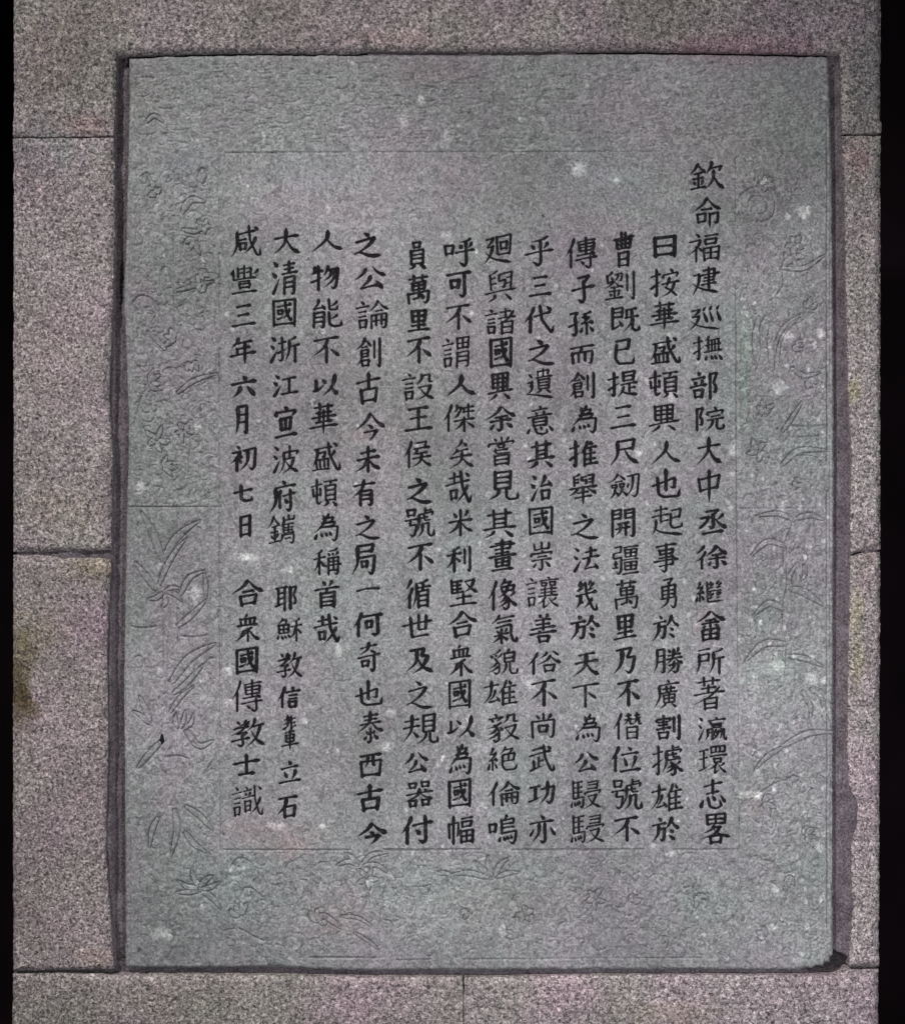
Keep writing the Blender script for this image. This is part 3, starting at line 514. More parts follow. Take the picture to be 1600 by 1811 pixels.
耶 h 0 12 54 4; s 14 10 14 78; s 40 6 40 100; h 16 32 38 29; h 16 52 38 49; t 0 84 22 76 52 66; [阝] 62 100 4 96
器 [口] 10 40 4 26; [口] 56 88 0 24; h 0 52 100 40; p 52 28 42 54 0 76; n 54 46 72 60 100 70; d 68 30 78 38; [口] 12 40 70 98; [口] 58 88 68 96
遺 d 6 14 20 26; x 4 46 24 40 14 58; p 20 44 20 66 2 84; n 0 82 30 84 100 94; s 42 6 44 22; x 42 8 82 2 78 18; h 34 28 94 20; s 62 -2 62 24; s 44 34 46 66; x 44 35 84 30 82 64; h 48 45 80 42; h 48 55 80 52; h 46 65 82 62; p 54 66 46 74 34 80; d 72 66 90 76
廻 [廴] 0 100 4 100; s 42 10 46 70; x 42 12 92 4 88 70; s 56 28 58 54; x 56 30 78 25 76 52; h 58 52 76 49; h 46 70 88 66
廵 [廴] 0 100 6 100; d 50 4 42 20; d 42 24 54 68; d 70 0 62 18; d 62 22 72 66; d 92 0 84 18; d 84 20 96 64
劉 p 26 0 18 10 6 16; s 8 14 10 38; t 8 40 18 36 26 28; d 22 20 28 30; g 34 10 58 4 54 32 46 30; p 44 8 42 20 32 34; p 30 34 18 46 0 58; n 32 36 44 48 62 54; h 18 56 46 52; h 12 70 50 66; s 32 54 32 88; d 16 76 22 84; p 48 74 44 80 40 84; h 2 98 60 90; [刂] 70 100 0 100
嘗 s 50 0 50 14; d 24 4 32 14; p 78 0 72 8 66 14; d 6 20 0 34; g 6 24 96 14 90 26; [口] 36 64 24 38; h 22 48 74 42; g 28 40 28 56 40 58 82 54; s 26 64 28 100; x 26 65 78 60 76 98; h 30 80 74 77; h 30 96 74 93
崇 s 50 0 50 24; s 18 8 20 28; h 20 28 82 22; s 84 4 82 24; d 50 30 56 36; d 10 38 2 52; g 10 42 96 34 90 44; h 30 52 72 48; h 6 66 94 58; g 50 62 52 90 46 100 34 92; d 28 74 14 88; d 68 70 88 86
幾 p 26 0 14 14 22 16; p 38 8 22 24 8 30; t 8 32 24 28 38 24; p 72 0 60 12 68 14; p 84 8 68 22 60 28; t 58 30 74 26 86 22; h 0 50 98 38; p 22 46 20 70 0 92; d 22 64 34 74; g 46 4 52 48 84 96 100 100 98 76; p 78 60 62 76 40 90; d 86 32 94 40
廣 d 50 0 60 8; h 18 20 100 10; p 20 20 22 60 0 98; h 34 32 84 26; s 48 22 50 42; s 68 20 66 40; h 28 46 92 38; s 38 52 40 80; x 38 53 82 48 80 78; s 60 44 60 78; h 42 66 78 63; h 42 80 78 77; p 48 82 38 90 24 98; d 70 82 88 94
毅 d 24 0 32 8; h 6 18 50 11; d 14 20 20 28; p 42 14 36 22 30 26; p 44 30 26 42 4 50; g 22 40 36 58 36 92 26 100 16 90; p 28 56 18 66 2 74; p 34 68 20 80 0 90; d 40 46 48 58; p 64 4 62 20 50 34; g 64 8 84 2 82 28 96 28; h 54 52 90 42; p 88 44 72 76 44 100; n 58 54 76 78 100 94
氣 p 32 0 20 14 0 28; h 26 14 92 6; h 22 28 80 21; h 16 44 78 34; g 78 36 76 66 86 92 100 96 100 76; d 18 54 28 64; p 62 48 54 58 48 62; h 8 74 68 64; s 38 48 38 100; p 36 72 24 84 4 94; n 40 72 54 82 66 88
瀛 [氵] 0 22 0 96; d 60 0 68 8; h 36 16 98 8; g 44 20 46 30 88 26; [口] 48 84 34 46; p 34 50 34 74 26 96; g 34 52 50 48 50 92 44 96; h 38 66 48 64; p 64 50 56 70 66 84; p 74 58 66 78 54 96; h 54 68 80 60; p 82 50 82 74 76 94; g 82 50 92 48 90 86 98 98 100 80; h 84 66 92 64
環 h 2 20 34 12; h 4 48 32 40; s 18 18 18 78; t 0 88 18 80 36 68; s 44 2 46 26; x 44 4 94 0 92 22; s 60 4 60 22; s 76 4 76 22; h 46 25 92 22; h 38 38 100 32; [口] 52 84 44 62; p 66 62 54 74 36 86; s 58 72 56 100; t 56 100 66 92 74 88; p 92 62 82 70 74 74; n 70 66 82 84 100 98
疆 x 8 4 34 0 32 22; h 10 24 32 20; s 8 26 6 42; g 8 44 36 38 34 88 26 100 16 90; [土] 4 24 54 78; h 44 6 98 0; s 48 12 50 40; x 48 13 92 9 90 38; s 70 12 70 36; h 52 25 88 22; h 52 38 88 35; h 42 50 98 46; s 48 58 50 86; x 48 59 92 55 90 84; s 70 57 70 84; h 52 71 88 69; h 52 84 88 82; h 40 100 100 94
穌 p 22 0 16 10 2 24; x 22 10 38 8 32 24; s 6 28 8 64; x 6 30 46 26 44 60; s 26 28 26 60; h 10 46 42 44; h 8 63 44 60; d 6 72 0 88; d 18 72 22 86; d 30 70 34 82; d 42 68 50 80; [禾] 54 100 2 98
絶 [糸] 0 36 2 98; p 60 0 54 14 40 30; x 60 12 84 6 74 26; x 50 32 92 26 88 54; s 70 28 70 54; h 52 58 88 54; g 50 34 50 80 60 96 94 94 100 72
繼 [糸] 0 34 2 98; g 42 4 44 96 98 92; p 56 2 50 14 58 16; p 64 10 54 24 50 30; t 50 34 60 30 66 28; p 84 0 76 12 84 14; p 92 8 82 22 76 28; t 76 32 86 28 94 26; h 50 46 94 42; p 56 50 50 60 58 62; p 64 56 54 70 50 76; t 50 80 60 76 66 74; p 84 48 76 60 84 62; p 92 54 82 68 76 74; t 76 78 86 74 94 72
與 p 40 0 26 8 14 14; s 16 12 20 62; h 20 26 34 23; h 20 44 36 41; h 44 14 66 8; s 46 14 46 34; g 46 34 68 28 64 54 54 52; x 68 8 88 4 84 58; h 70 24 84 22; h 70 42 84 40; h 0 74 100 60; p 34 78 26 90 8 100; d 64 74 86 94
舉 p 38 0 26 6 14 10; s 16 8 18 38; h 18 18 34 16; h 18 28 34 26; h 44 10 62 6; g 44 10 44 22 62 18 60 32 54 32; x 68 4 88 2 84 34; h 70 16 84 14; h 70 26 84 24; h 0 48 100 38; p 32 46 20 60 0 70; n 64 44 80 54 100 62; h 30 62 70 56; h 20 78 82 70; z 50 42 50 70 50 100
號 [口] 6 38 2 28; h 0 42 44 36; g 20 42 16 58 40 56 34 90 26 98 16 88; s 70 0 70 16; h 70 9 92 5; g 50 22 98 12 92 26; p 50 22 48 60 34 90; h 56 34 80 30; g 66 24 68 42 90 40; p 62 52 60 80 44 100; g 66 54 82 50 80 86 88 98 100 94 100 74
識 [言] 0 34 4 96; d 46 2 52 10; h 38 18 66 13; d 44 22 48 30; p 62 20 58 28 54 32; h 34 40 74 32; s 42 48 44 84; x 42 50 62 46 60 80; h 46 65 58 62; h 46 80 58 77; g 74 0 76 44 90 90 100 94 100 72; p 94 38 80 68 62 90; d 86 4 96 14
讓 [言] 0 34 2 96; d 66 0 74 6; h 42 14 98 8; [口] 46 64 18 32; [口] 72 92 16 30; h 44 42 94 37; h 46 54 92 49; s 58 34 58 60; s 78 32 78 58; h 38 66 98 60; p 60 66 50 78 36 88; s 54 74 54 100; t 54 100 64 92 72 86; p 92 68 84 76 76 78; n 70 68 82 84 100 96
豐 s 28 10 28 44; s 50 0 50 46; s 72 8 72 44; d 12 12 4 32; h 34 14 44 10; h 34 28 44 24; h 56 12 66 8; h 56 26 66 22; p 98 16 88 26 80 30; s 10 20 12 50; h 10 52 90 44; h 30 58 70 55; s 30 64 34 82; x 30 65 70 62 66 80; h 34 80 66 77; h 6 100 94 92
貌 p 42 0 30 12 12 20; d 8 22 14 32; d 22 20 28 28; p 46 18 38 28 26 38; g 22 36 38 56 38 88 28 98 18 88; p 30 52 20 64 4 72; p 36 66 20 80 0 90; p 72 0 66 8 60 14; s 54 16 56 52; x 54 18 88 12 86 50; h 58 34 84 31; h 56 52 84 48; p 62 56 58 78 44 98; g 74 54 74 86 82 96 98 94 100 74
輩 p 40 0 42 22 22 40; h 16 12 38 8; h 14 24 38 20; t 10 38 26 32 40 28; s 60 0 60 40; h 62 10 84 6; h 62 22 84 18; h 62 34 88 28; h 22 50 78 44; s 28 56 30 76; x 28 57 74 53 72 74; h 32 66 70 64; h 32 76 70 74; h 0 88 100 80; z 50 42 50 76 50 100
鐫 [金] 0 42 2 96; s 74 0 74 12; s 56 6 56 18; h 56 18 94 14; s 94 2 92 14; p 58 20 52 32 44 40; s 56 32 56 60; h 56 32 92 28; h 60 42 90 39; h 60 51 90 49; h 56 61 96 57; s 74 30 74 58; p 52 66 50 80 42 92; g 50 68 94 64 92 90 86 98 78 90; h 60 80 80 76
'''
# character followed by its left, right, top and bottom (millimetres)
LAYOUT = '''欽1218,1282,285,339 命1223,1277,348,405 福1216,1275,412,464 建1223,1273,471,523 廵1218,1277,539,585 撫1224,1278,594,641 部1218,1273,656,708
院1228,1282,718,763 大1230,1278,772,824 中1231,1276,830,891 丞1234,1287,899,947 徐1227,1287,963,1008 繼1228,1280,1027,1068 畬1228,1284,1079,1135
所1230,1282,1144,1194 著1225,1282,1197,1257 瀛1232,1286,1267,1312 環1234,1286,1318,1370 志1236,1284,1377,1434 畧1238,1293,1439,1495 曰1153,1198,416,457
按1149,1203,474,527 華1147,1202,533,586 盛1149,1203,595,646 頓1145,1200,655,706 異1146,1202,714,765 人1150,1206,779,822 也1151,1207,828,883
起1150,1209,893,952 事1154,1201,960,1014 勇1162,1201,1021,1078 於1153,1202,1087,1135 勝1154,1209,1145,1193 廣1155,1202,1202,1255 割1156,1205,1263,1311
據1152,1209,1318,1374 雄1150,1209,1386,1437 於1151,1203,1444,1493 曹1081,1123,409,474 劉1068,1124,479,532 既1076,1132,541,589 已1081,1124,598,648
提1073,1130,655,703 三1078,1126,717,759 尺1077,1131,775,825 劔1077,1132,836,883 開1079,1124,898,952 疆1080,1131,965,1017 萬1083,1131,1025,1079
里1083,1127,1086,1132 乃1083,1126,1144,1194 不1088,1132,1202,1251 僭1083,1136,1260,1309 位1076,1134,1319,1368 號1079,1136,1377,1434 不1083,1132,1444,1490
傳998,1057,419,476 子1008,1053,485,538 孫1003,1051,549,596 而1006,1052,610,648 創1003,1054,657,707 爲1008,1058,716,768 推1005,1059,778,828 舉1005,1057,837,895
之1007,1061,907,955 法1011,1062,966,1013 幾1016,1057,1026,1082 於1007,1063,1087,1135 天1012,1062,1152,1198 下1010,1061,1209,1253 爲1016,1064,1263,1314
公1012,1060,1329,1369 駸1009,1064,1379,1432 駸1009,1070,1440,1493 乎926,980,416,472 三933,976,487,525 代924,982,538,592 之930,983,599,647 遺929,980,652,708
意929,980,716,771 其932,983,779,830 治936,980,839,889 國934,979,896,948 崇936,979,957,1011 讓928,989,1019,1076 善935,986,1085,1139 俗931,994,1150,1193
不936,986,1202,1251 尚937,984,1260,1308 武934,981,1316,1368 功933,983,1381,1425 亦934,983,1440,1493 廻855,909,412,468 與856,913,477,535 諸856,913,545,593
國865,907,596,652 異861,908,658,709 余857,914,717,765 嘗861,912,772,825 見862,918,832,887 其853,914,900,953 畫862,914,953,1011 像862,916,1023,1081
氣868,915,1086,1140 貌862,917,1147,1195 雄854,916,1202,1250 毅859,921,1261,1314 絶861,916,1320,1366 倫860,922,1381,1427 嗚862,917,1440,1495 呼784,841,419,473
可787,835,478,528 不786,834,538,584 謂780,834,596,652 人787,844,661,703 傑783,841,713,765 矣793,839,776,830 哉786,836,832,895 米790,838,900,950
利788,836,965,1014 堅793,846,1023,1074 合789,846,1079,1129 衆792,838,1140,1197 國792,834,1203,1255 以790,840,1265,1307 爲792,836,1315,1372 國792,834,1378,1430
幅790,840,1442,1495 員719,756,426,478 萬716,763,485,539 里719,761,547,588 不717,764,596,644 設710,769,658,710 王714,766,719,764 侯713,764,779,828
之716,767,844,892 號714,769,898,952 不717,768,961,1011 循715,763,1024,1077 世710,766,1086,1132 及717,769,1145,1193 之716,767,1203,1255 規711,776,1263,1318
公712,760,1329,1371 器716,767,1381,1430 付707,768,1442,1495 之623,677,409,457 公624,685,470,516 論628,689,530,584 創627,676,596,652 古628,675,657,716
今628,683,729,782 未627,675,788,838 有621,668,847,898 之626,674,910,955 局621,668,961,1019 一628,673,1034,1049 何623,679,1082,1127 奇630,674,1134,1190
也627,680,1203,1251 泰631,680,1258,1316 西634,677,1331,1377 古630,679,1386,1437 今630,687,1454,1495 人549,609,406,447 物548,602,467,515 能549,606,527,583
不551,602,595,644 以552,599,661,702 華546,599,712,770 盛551,602,781,835 頓549,598,846,898 爲553,602,907,959 稱553,605,969,1019 首555,602,1026,1077
哉553,603,1086,1142 大482,533,403,453 清479,528,461,524 國481,525,528,579 浙475,532,593,644 江481,529,661,703 寍484,527,717,776 波481,530,787,839
府474,525,849,909 鐫474,524,910,965 耶485,529,1034,1082 穌489,536,1092,1137 敎488,537,1152,1202 信489,534,1213,1255 輩496,529,1265,1329 立491,534,1344,1389
石489,529,1406,1449 咸408,462,397,457 豐406,459,468,521 三408,454,538,579 年405,455,596,646 六407,456,662,705 月415,442,716,770 初406,455,787,835
七411,449,856,890 日423,446,910,951 合409,469,1024,1074 衆415,461,1086,1137 國416,458,1145,1193 傳409,466,1202,1261 敎408,471,1270,1324 士410,461,1333,1374
識409,465,1389,1447'''

# ------------------------------------------------------------------ stains that lie on the stone itself (x, y, radius x, radius y, tint)
STAINS = [
 (70, 1120, 60, 60, (.94, .93, .78)), (38, 1215, 18, 60, (.55, .53, .38)), (60, 1255, 20, 26, (.66, .62, .46)), (150, 1010, 60, 26, (1.06, 1.02, .93)), (100, 900, 80, 50, (1.04, 1.0, .90)),
 (60, 1600, 50, 70, (.92, .95, .90)), (170, 1690, 40, 22, (1.10, 1.03, .92)), (110, 1490, 80, 90, (1.0, .97, 1.0)), (160, 1100, 60, 90, (1.06, 1.0, 1.07)), (330, 1770, 120, 40, (.94, .97, .90)),
 (1000, 1760, 140, 40, (1.08, 1.02, 1.04)), (620, 1770, 130, 50, (1.05, .98, 1.05)), (1180, 1790, 100, 30, (1.04, 1.02, .90)), (1530, 1000, 26, 60, (1.06, .98, .98)), (1400, 40, 90, 60, (.93, .94, .98)),
 (45, 1170, 26, 80, (.62, .60, .42)), (42, 1260, 22, 60, (.55, .53, .40)), (90, 640, 80, 120, (1.04, 1.0, 1.0)),
 (1512, 690, 16, 26, (1.12, 1.10, .78)), (1512, 1090, 14, 60, (1.08, 1.08, .82)), (1514, 1180, 14, 50, (1.06, 1.08, .84)),
 (1512, 280, 40, 40, (1.1, .86, .92)), (1300, 90, 200, 34, (1.06, .84, .92)), (700, 70, 90, 24, (1.10, .95, .97)),
 (180, 995, 50, 22, (1.08, 1.04, .90)), (140, 30, 120, 70, (.92, .94, .84)), (520, 40, 90, 50, (.88, .92, .86)),
 (1535, 120, 34, 130, (.82, .84, .90)), (100, 260, 90, 60, (.86, .90, .94)), (110, 110, 90, 60, (.86, .88, .78)), (150, 225, 60, 24, (1.12, .96, .92)),
 # on the tablet
 (1345, 1090, 60, 120, (.93, 1.04, .96)), (1380, 1200, 60, 60, (.92, 1.05, .95)), (1316, 660, 12, 110, (.82, 1.02, .88)),
 (1306, 560, 20, 300, (.96, 1.02, .96)), (480, 1480, 110, 40, (1.10, .93, .92)), (590, 1620, 60, 50, (1.08, .90, .91)),
 (572, 1622, 16, 9, (.62, .56, .62)), (592, 1640, 14, 8, (.74, .66, .70)), (640, 1320, 60, 90, (1.03, .97, .96)),
 (420, 1550, 90, 80, (.92, .99, .98)), (330, 300, 60, 60, (.96, .98, 1.06)), (560, 300, 110, 50, (.93, 1.01, 1.03)),
 (1060, 300, 110, 50, (.96, 1.01, 1.05)), (760, 130, 110, 28, (1.06, .93, .95)), (250, 500, 26, 50, (1.05, .93, .97)),
 (900, 1600, 160, 60, (1.0, .98, .94)), (820, 310, 60, 60, (1.05, .95, 1.0)), (1000, 450, 60, 40, (1.03, .96, 1.03)),
 (640, 770, 20, 16, (1.10, .90, .92)), (1240, 1100, 22, 30, (1.12, .92, .93)), (1330, 1420, 22, 34, (1.14, .98, .97)),
 (1420, 1500, 60, 120, (.97, 1.03, .98)), (520, 1500, 26, 24, (1.12, .93, .90)), (260, 930, 30, 40, (.98, 1.02, .95)),
 (1300, 250, 160, 120, (.98, 1.0, .94)), (700, 700, 200, 240, (1.0, 1.0, .96)), (250, 160, 60, 60, (.90, .93, .84)),
 (1110, 340, 26, 20, (1.1, 1.02, 1.12))]
PALE = [(745, 178, 8, 9), (715, 212, 9, 14), (1352, 322, 9, 8), (1392, 383, 7, 7), (1422, 374, 13, 14), (1378, 684, 15, 13),
 (1450, 590, 10, 10), (1394, 592, 10, 9), (1298, 795, 8, 18), (1435, 1200, 12, 16), (1376, 1178, 13, 12), (1456, 1203, 8, 8), (401, 1187, 11, 10),
 (404, 1242, 9, 8), (285, 1652, 20, 13), (1370, 1572, 8, 8), (1342, 1407, 9, 9), (1448, 1500, 9, 9), (888, 1645, 7, 13), (655, 1560, 9, 8),
 (938, 1210, 10, 9), (690, 1262, 10, 9), (350, 755, 9, 6), (1187, 1510, 9, 7), (1365, 1640, 10, 8), (490, 1460, 20, 8), (570, 1461, 8, 6),
 (540, 1275, 7, 7), (1024, 300, 16, 14), (684, 1320, 12, 9), (345, 1050, 10, 18), (1382, 900, 6, 16), (437, 985, 22, 8), (510, 1010, 14, 6),
 (958, 660, 12, 9), (830, 1270, 7, 7), (600, 1150, 8, 12), (1190, 700, 10, 14), (1130, 800, 9, 8), (250, 860, 9, 14), (1325, 1405, 26, 8)]
TINT = {40: (.93, .93, .95), 47: (1.0, 1.0, 1.02), 54: (1.0, .98, .99), 61: (.98, .99, 1.0), 68: (1.04, 1.03, 1.05), 75: (.96, .97, .95), 82: (1.04, 1.02, 1.05)}
def stain_attr(seed, pale=False):
    def f(x, y):
        A = np.ones((len(x), 3)) * np.array(TINT.get(seed, (1, 1, 1))); wob = fbm(x, y, 22, seed, 3) * .45; wob2 = fbm(x, y, 7, seed + 9, 2)
        for sx, sy, rx, ry, c in STAINS:
            d = np.hypot((x - sx) / rx, (y - sy) / ry) + wob
            w = np.clip(1.25 - d, 0, 1); w = w * w * (3 - 2 * w)
            A *= 1 + w[:, None] * (np.array(c) - 1) * (.48 if pale else .9)
        if pale:
            r = np.random.default_rng(8)
            for k in range(620):
                fx, fy = r.uniform(232, 1464), r.uniform(104, 1706)
                if k < 140: fx = r.uniform(1305, 1464); fy = r.uniform(500, 1700)
                elif k < 230: fx = r.uniform(400, 1300); fy = r.uniform(300, 1500)
                if k < 470: rx = r.uniform(1.4, 3.4) * (1.6 if r.random() < .12 else 1); g = r.uniform(.25, 1.0)
                else: rx = r.uniform(1.3, 3.0); g = -r.uniform(.3, .6)
                ry = rx * r.uniform(.7, 1.7)
                m = (np.abs(x - fx) < 14) & (np.abs(y - fy) < 18)
                if not m.any(): continue
                d = np.hypot((x[m] - fx) / rx, (y[m] - fy) / ry) + wob2[m] * .5
                A[m] *= (1 + np.clip(2.2 - 1.6 * d, 0, 1) * g)[:, None]
            for sx, sy, rx, ry in PALE:
                d = np.hypot((x - sx) / rx, (y - sy) / ry) + wob2 * .35
                A *= 1 + np.clip(1.6 - 1.5 * d, 0, .85)[:, None] * np.array([1.0, 1.03, .97])
        return A
    return f

# ------------------------------------------------------------------ granite wall
wall = tag(link(bpy.data.objects.new('granite_wall', None)),
           'pinkish grey granite block wall, bush hammered, framing the inscribed tablet', 'wall')
L_IN = [(207, 95), (203, 240), (204, 400), (201, 520), (194, 700), (199, 800), (198, 978), (190, 1150), (193, 1300), (188, 1500), (195, 1600), (203, 1712)]
R_IN = [(1484, 95), (1487, 238), (1494, 380), (1496, 520), (1500, 700), (1505, 800), (1503, 975), (1499, 1150), (1497, 1320), (1500, 1390), (1516, 1425), (1514, 1460), (1503, 1500), (1507, 1610), (1500, 1708)]
def seg(T, y0, y1):
    ys = [p[1] for p in T]; xs = [p[0] for p in T]
    return [(float(np.interp(y0, ys, xs)), y0)] + [p for p in T if y0 + 8 < p[1] < y1 - 8] + [(float(np.interp(y1, ys, xs)), y1)]
XL, XR, TOP, BOT = 25, 1556, -26, 1842
blocks = {
 'top': [(XL, TOP), (XR, TOP), (XR + 0, 236), (1487, 238), (1484, 96), (1300, 92), (1100, 89), (900, 92), (720, 91), (640, 91), (630, 95), (400, 93), (207, 99), (203, 242), (XL, 244)],
 'left_a': [(XL, 246.5), (202, 245)] + seg(L_IN, 248, 972)[0:] + [(150, 975), (110, 974), (70, 977), (XL, 976)],
 'left_b': [(XL, 981), (80, 982), (120, 987), (160, 986), (197, 988)] + seg(L_IN, 988, 1712) + [(XL, 1716)],
 'right_a': [(1487, 241), (XR, 241), (XR, 972), (1520, 974), (1504, 980)] + seg(R_IN, 244, 974)[::-1],
 'right_b': [(1503, 984), (1522, 978), (XR - 1, 976), (XR - 3, 1709)] + seg(R_IN, 988, 1709)[::-1],
 'bottom_a': [(XL - 1, 1721), (110, 1720), (230, 1724), (420, 1724), (640, 1727), (818, 1727), (818.5, BOT), (XL - 2, BOT)],
 'bottom_b': [(820.5, 1728), (860, 1728), (1000, 1725), (1300, 1724), (1480, 1724), (1500, 1715), (XR - 3, 1714), (XR - 4, BOT), (820.5, BOT)]}
BULGE = {'top': 7, 'left_a': 8, 'left_b': 10, 'right_a': 6, 'right_b': 8, 'bottom_a': 8, 'bottom_b': 7}
for n, (nm, P) in enumerate(blocks.items()):
    sd = 40 + n * 7
    def hf(X, Y, D, sd=sd, b=BULGE[nm]):
        ed = np.clip(1 - (D + 3.0 * fbm(X, Y, 11, sd + 3, 2)) / (12 + 3 * noise2(X, Y, 60, sd + 5)), 0, 1)
        ed = ed * np.where((np.abs(X - 819) < 18) & (Y > 1735), .12, 1) * np.where((Y > 215) & (Y < 270), .6, 1)
        return b + 2.2 * fbm(X, Y, 120, sd, 3) + 1.1 * fbm(X, Y, 13, sd + 1, 2) + .9 * noise2(X, Y, 5.2, sd + 2) - 7 * ed ** 2
    slab('stone_block', rough_poly(P, 7, 1.5, 14, sd), 2.2, hf, 90, M_GRA, wall, stain_attr(sd))

# mortar that lines the joints: left joint deep and shaded, right one nearly full
def mortar_h(X, Y, D):
    h = np.full(X.shape, -16.0)
    h = np.where(X > 1460, -9 + 3.5 * fbm(X, Y, 45, 301, 2) + 2.0 * np.clip((X - 1478) / 12, -1, 1), h)
    h = np.where((X > 1462) & (X < 1481), h - 9, h)
    h = np.where(X < 240, -19 + 5 * fbm(X, Y, 70, 302, 2), h)
    h = np.where((X < 200) | (X > 1522), -2.5 + 3 * noise2(X, Y, 30, 303), h)
    h = np.where(Y > 1705, -15 + 4 * fbm(X, Y, 50, 304, 2), h)
    blob = np.clip(1.2 - np.hypot((X - 1500) / 16, (Y - 1600) / 26), 0, 1) + np.clip(1.2 - np.hypot((X - 1508) / 14, (Y - 1440) / 40), 0, 1)
    h = h + 9 * np.clip(blob, 0, 1) * (X > 1484)
    top = (Y < 110) & (X > 215)
    h = np.where(top, np.where((X > 650) & (X < 1020), -4.5, -12) + 2.5 * fbm(X, Y, 40, 305, 2), h)
    h = np.where(Y > 1745, 4.0 + noise2(X, Y, 9, 309), h)
    h = np.where((Y > 225) & (Y < 260) & ((X < 196) | (X > 1515)), 1.5 + 2.5 * noise2(X, Y, 26, 310), h)
    hole = np.clip(1.6 - np.hypot((X - 1466) / 26, (Y - 1708) / 15), 0, 1)
    h = h - 85 * hole
    return h + .9 * noise2(X, Y, 7, 306) + .6 * noise2(X, Y, 3.5, 307)
def ring(P_out, P_in, cell, fn, name, parent):
    """the joint bed as strips, so nothing lies needlessly behind the stones"""
    for k, (x0, x1, y0, y1) in enumerate(P_in):
        P = [(x0, y0), (x1, y0), (x1, y1), (x0, y1)]
        slab(name, P, cell, fn, 88 + k * .4, M_MOR, parent, None)
ring(None, [(30, 182, 230, 258), (30, 182, 964, 998), (30, 216, 1700, 1728), (182, 246, 80, 1700),
            (1452, 1528, 80, 1700), (1528, 1552, 226, 250), (1528, 1552, 964, 988), (1528, 1552, 1700, 1724),
            (246, 1452, 78, 112), (216, 1528, 1700, 1742), (806, 830, 1742, 1838)], 3.0, mortar_h, 'mortar_bed', wall)

# ------------------------------------------------------------------ the tablet
tablet = tag(link(bpy.data.objects.new('stone_tablet', None)),
             'grey carved stone tablet with columns of black Chinese lettering and engraved plant borders', 'tablet')
TC = 1.3
T_OUT = [(228, 103), (300, 99), (420, 97), (640, 97), (900, 96), (1100, 95), (1300, 97), (1464, 100), (1467, 150), (1471, 300), (1474, 600), (1475, 900), (1473, 1200),
         (1472, 1500), (1473, 1689), (1468, 1694), (1467, 1702), (1459, 1702), (1455, 1709), (1442, 1708), (1436, 1713), (1424, 1712), (1408, 1716), (1200, 1715), (900, 1716), (700, 1717), (640, 1718), (480, 1711), (360, 1713), (222, 1712),
         (221, 1500), (219, 1200), (222, 1000), (228, 760), (226, 700), (219, 520), (224, 400), (229, 200)]
GX0, GY0 = 210.0, 85.0
GNX, GNY = int(1285 / 1.0), int(1650 / 1.0)          # a 1 mm canvas for everything cut into the face
CUT = np.zeros((GNY, GNX), np.float32); RISE = np.zeros((GNY, GNX), np.float32)
def stamp(A, x, y, r, d, soft=1.2, tip=False):
    cx, cy = x - GX0, y - GY0; R = r + soft + 1
    a, b, c, e = int(cx - R), int(cx + R) + 2, int(cy - R), int(cy + R) + 2
    a, c = max(a, 0), max(c, 0); b, e = min(b, GNX), min(e, GNY)
    if a >= b or c >= e: return
    yy, xx = np.ogrid[c:e, a:b]
    q = np.sqrt((xx - cx) ** 2 + (yy - cy) ** 2)
    v = d * np.clip((r + soft - q) / (soft + r * (.9 if tip else .35)), 0, 1)
    np.maximum(A[c:e, a:b], v, out=A[c:e, a:b])
def carve(P, r=1.3, d=1.5, A=None, taper=True, step=1.2):
    R, L = spline(P, step); N = len(R)
    for i, (x, y) in enumerate(R):
        t = i / (N - 1); f = (min(1, 4 * t + .35, 4 * (1 - t) + .35) if taper else 1)
        stamp(CUT if A is None else A, x, y, r * f, d * f * 1.5, 1.3, True)
rnd = random.Random(5)
# frame lines round the written panel and the ruled edges of the borders
def rule(x0, y0, x1, y1, r=.9, d=1.0):
    d *= 2.6; r *= 1.35
    n = max(2, int(math.hypot(x1 - x0, y1 - y0) / 55)); P = []
    for i in range(n + 1):
        t = i / n; P.append((x0 + (x1 - x0) * t + rnd.uniform(-.5, .5), y0 + (y1 - y0) * t + rnd.uniform(-.5, .5)))
    for i in range(n):
        if rnd.random() < .93: carve(P[i:i + 2], r * rnd.uniform(.75, 1.2), d * rnd.uniform(.55, 1.25), taper=False)
for a in ((389, 278, 389, 900), (389, 900, 391, 1503), (1301, 280, 1303, 900, .9, .9), (1304, 900, 1308, 1503), (392, 1504, 1306, 1503, 1.0, 1.3),
          (400, 270, 1180, 268, .7, .6), (229, 897, 388, 897, .9, 1.0), (230, 898, 229, 1660, .7, .7), (230, 280, 231, 890, .7, .5), (1462, 210, 1463, 1640, 1.0, 1.3), (1467, 300, 1468, 1560, .6, .7),
          (548, 1694, 666, 1694, .8, 1.2), (700, 1698, 1300, 1694, .6, .6), (551, 1508, 552, 1630, .6, .7), (1310, 900, 1455, 899, .6, .5)): rule(*a)
def U(o, pts): return [(o[0] + x / o[2], o[1] + y / o[2]) for x, y in pts]
LL = (200, 880, 2.1048); RL = (1290, 880, 2.1048); RU = (1290, 80, 2.2095); LU = (200, 80, 2.2095); BB = (380, 1440, 3.8095); RM = (1280, 560, 4.53)
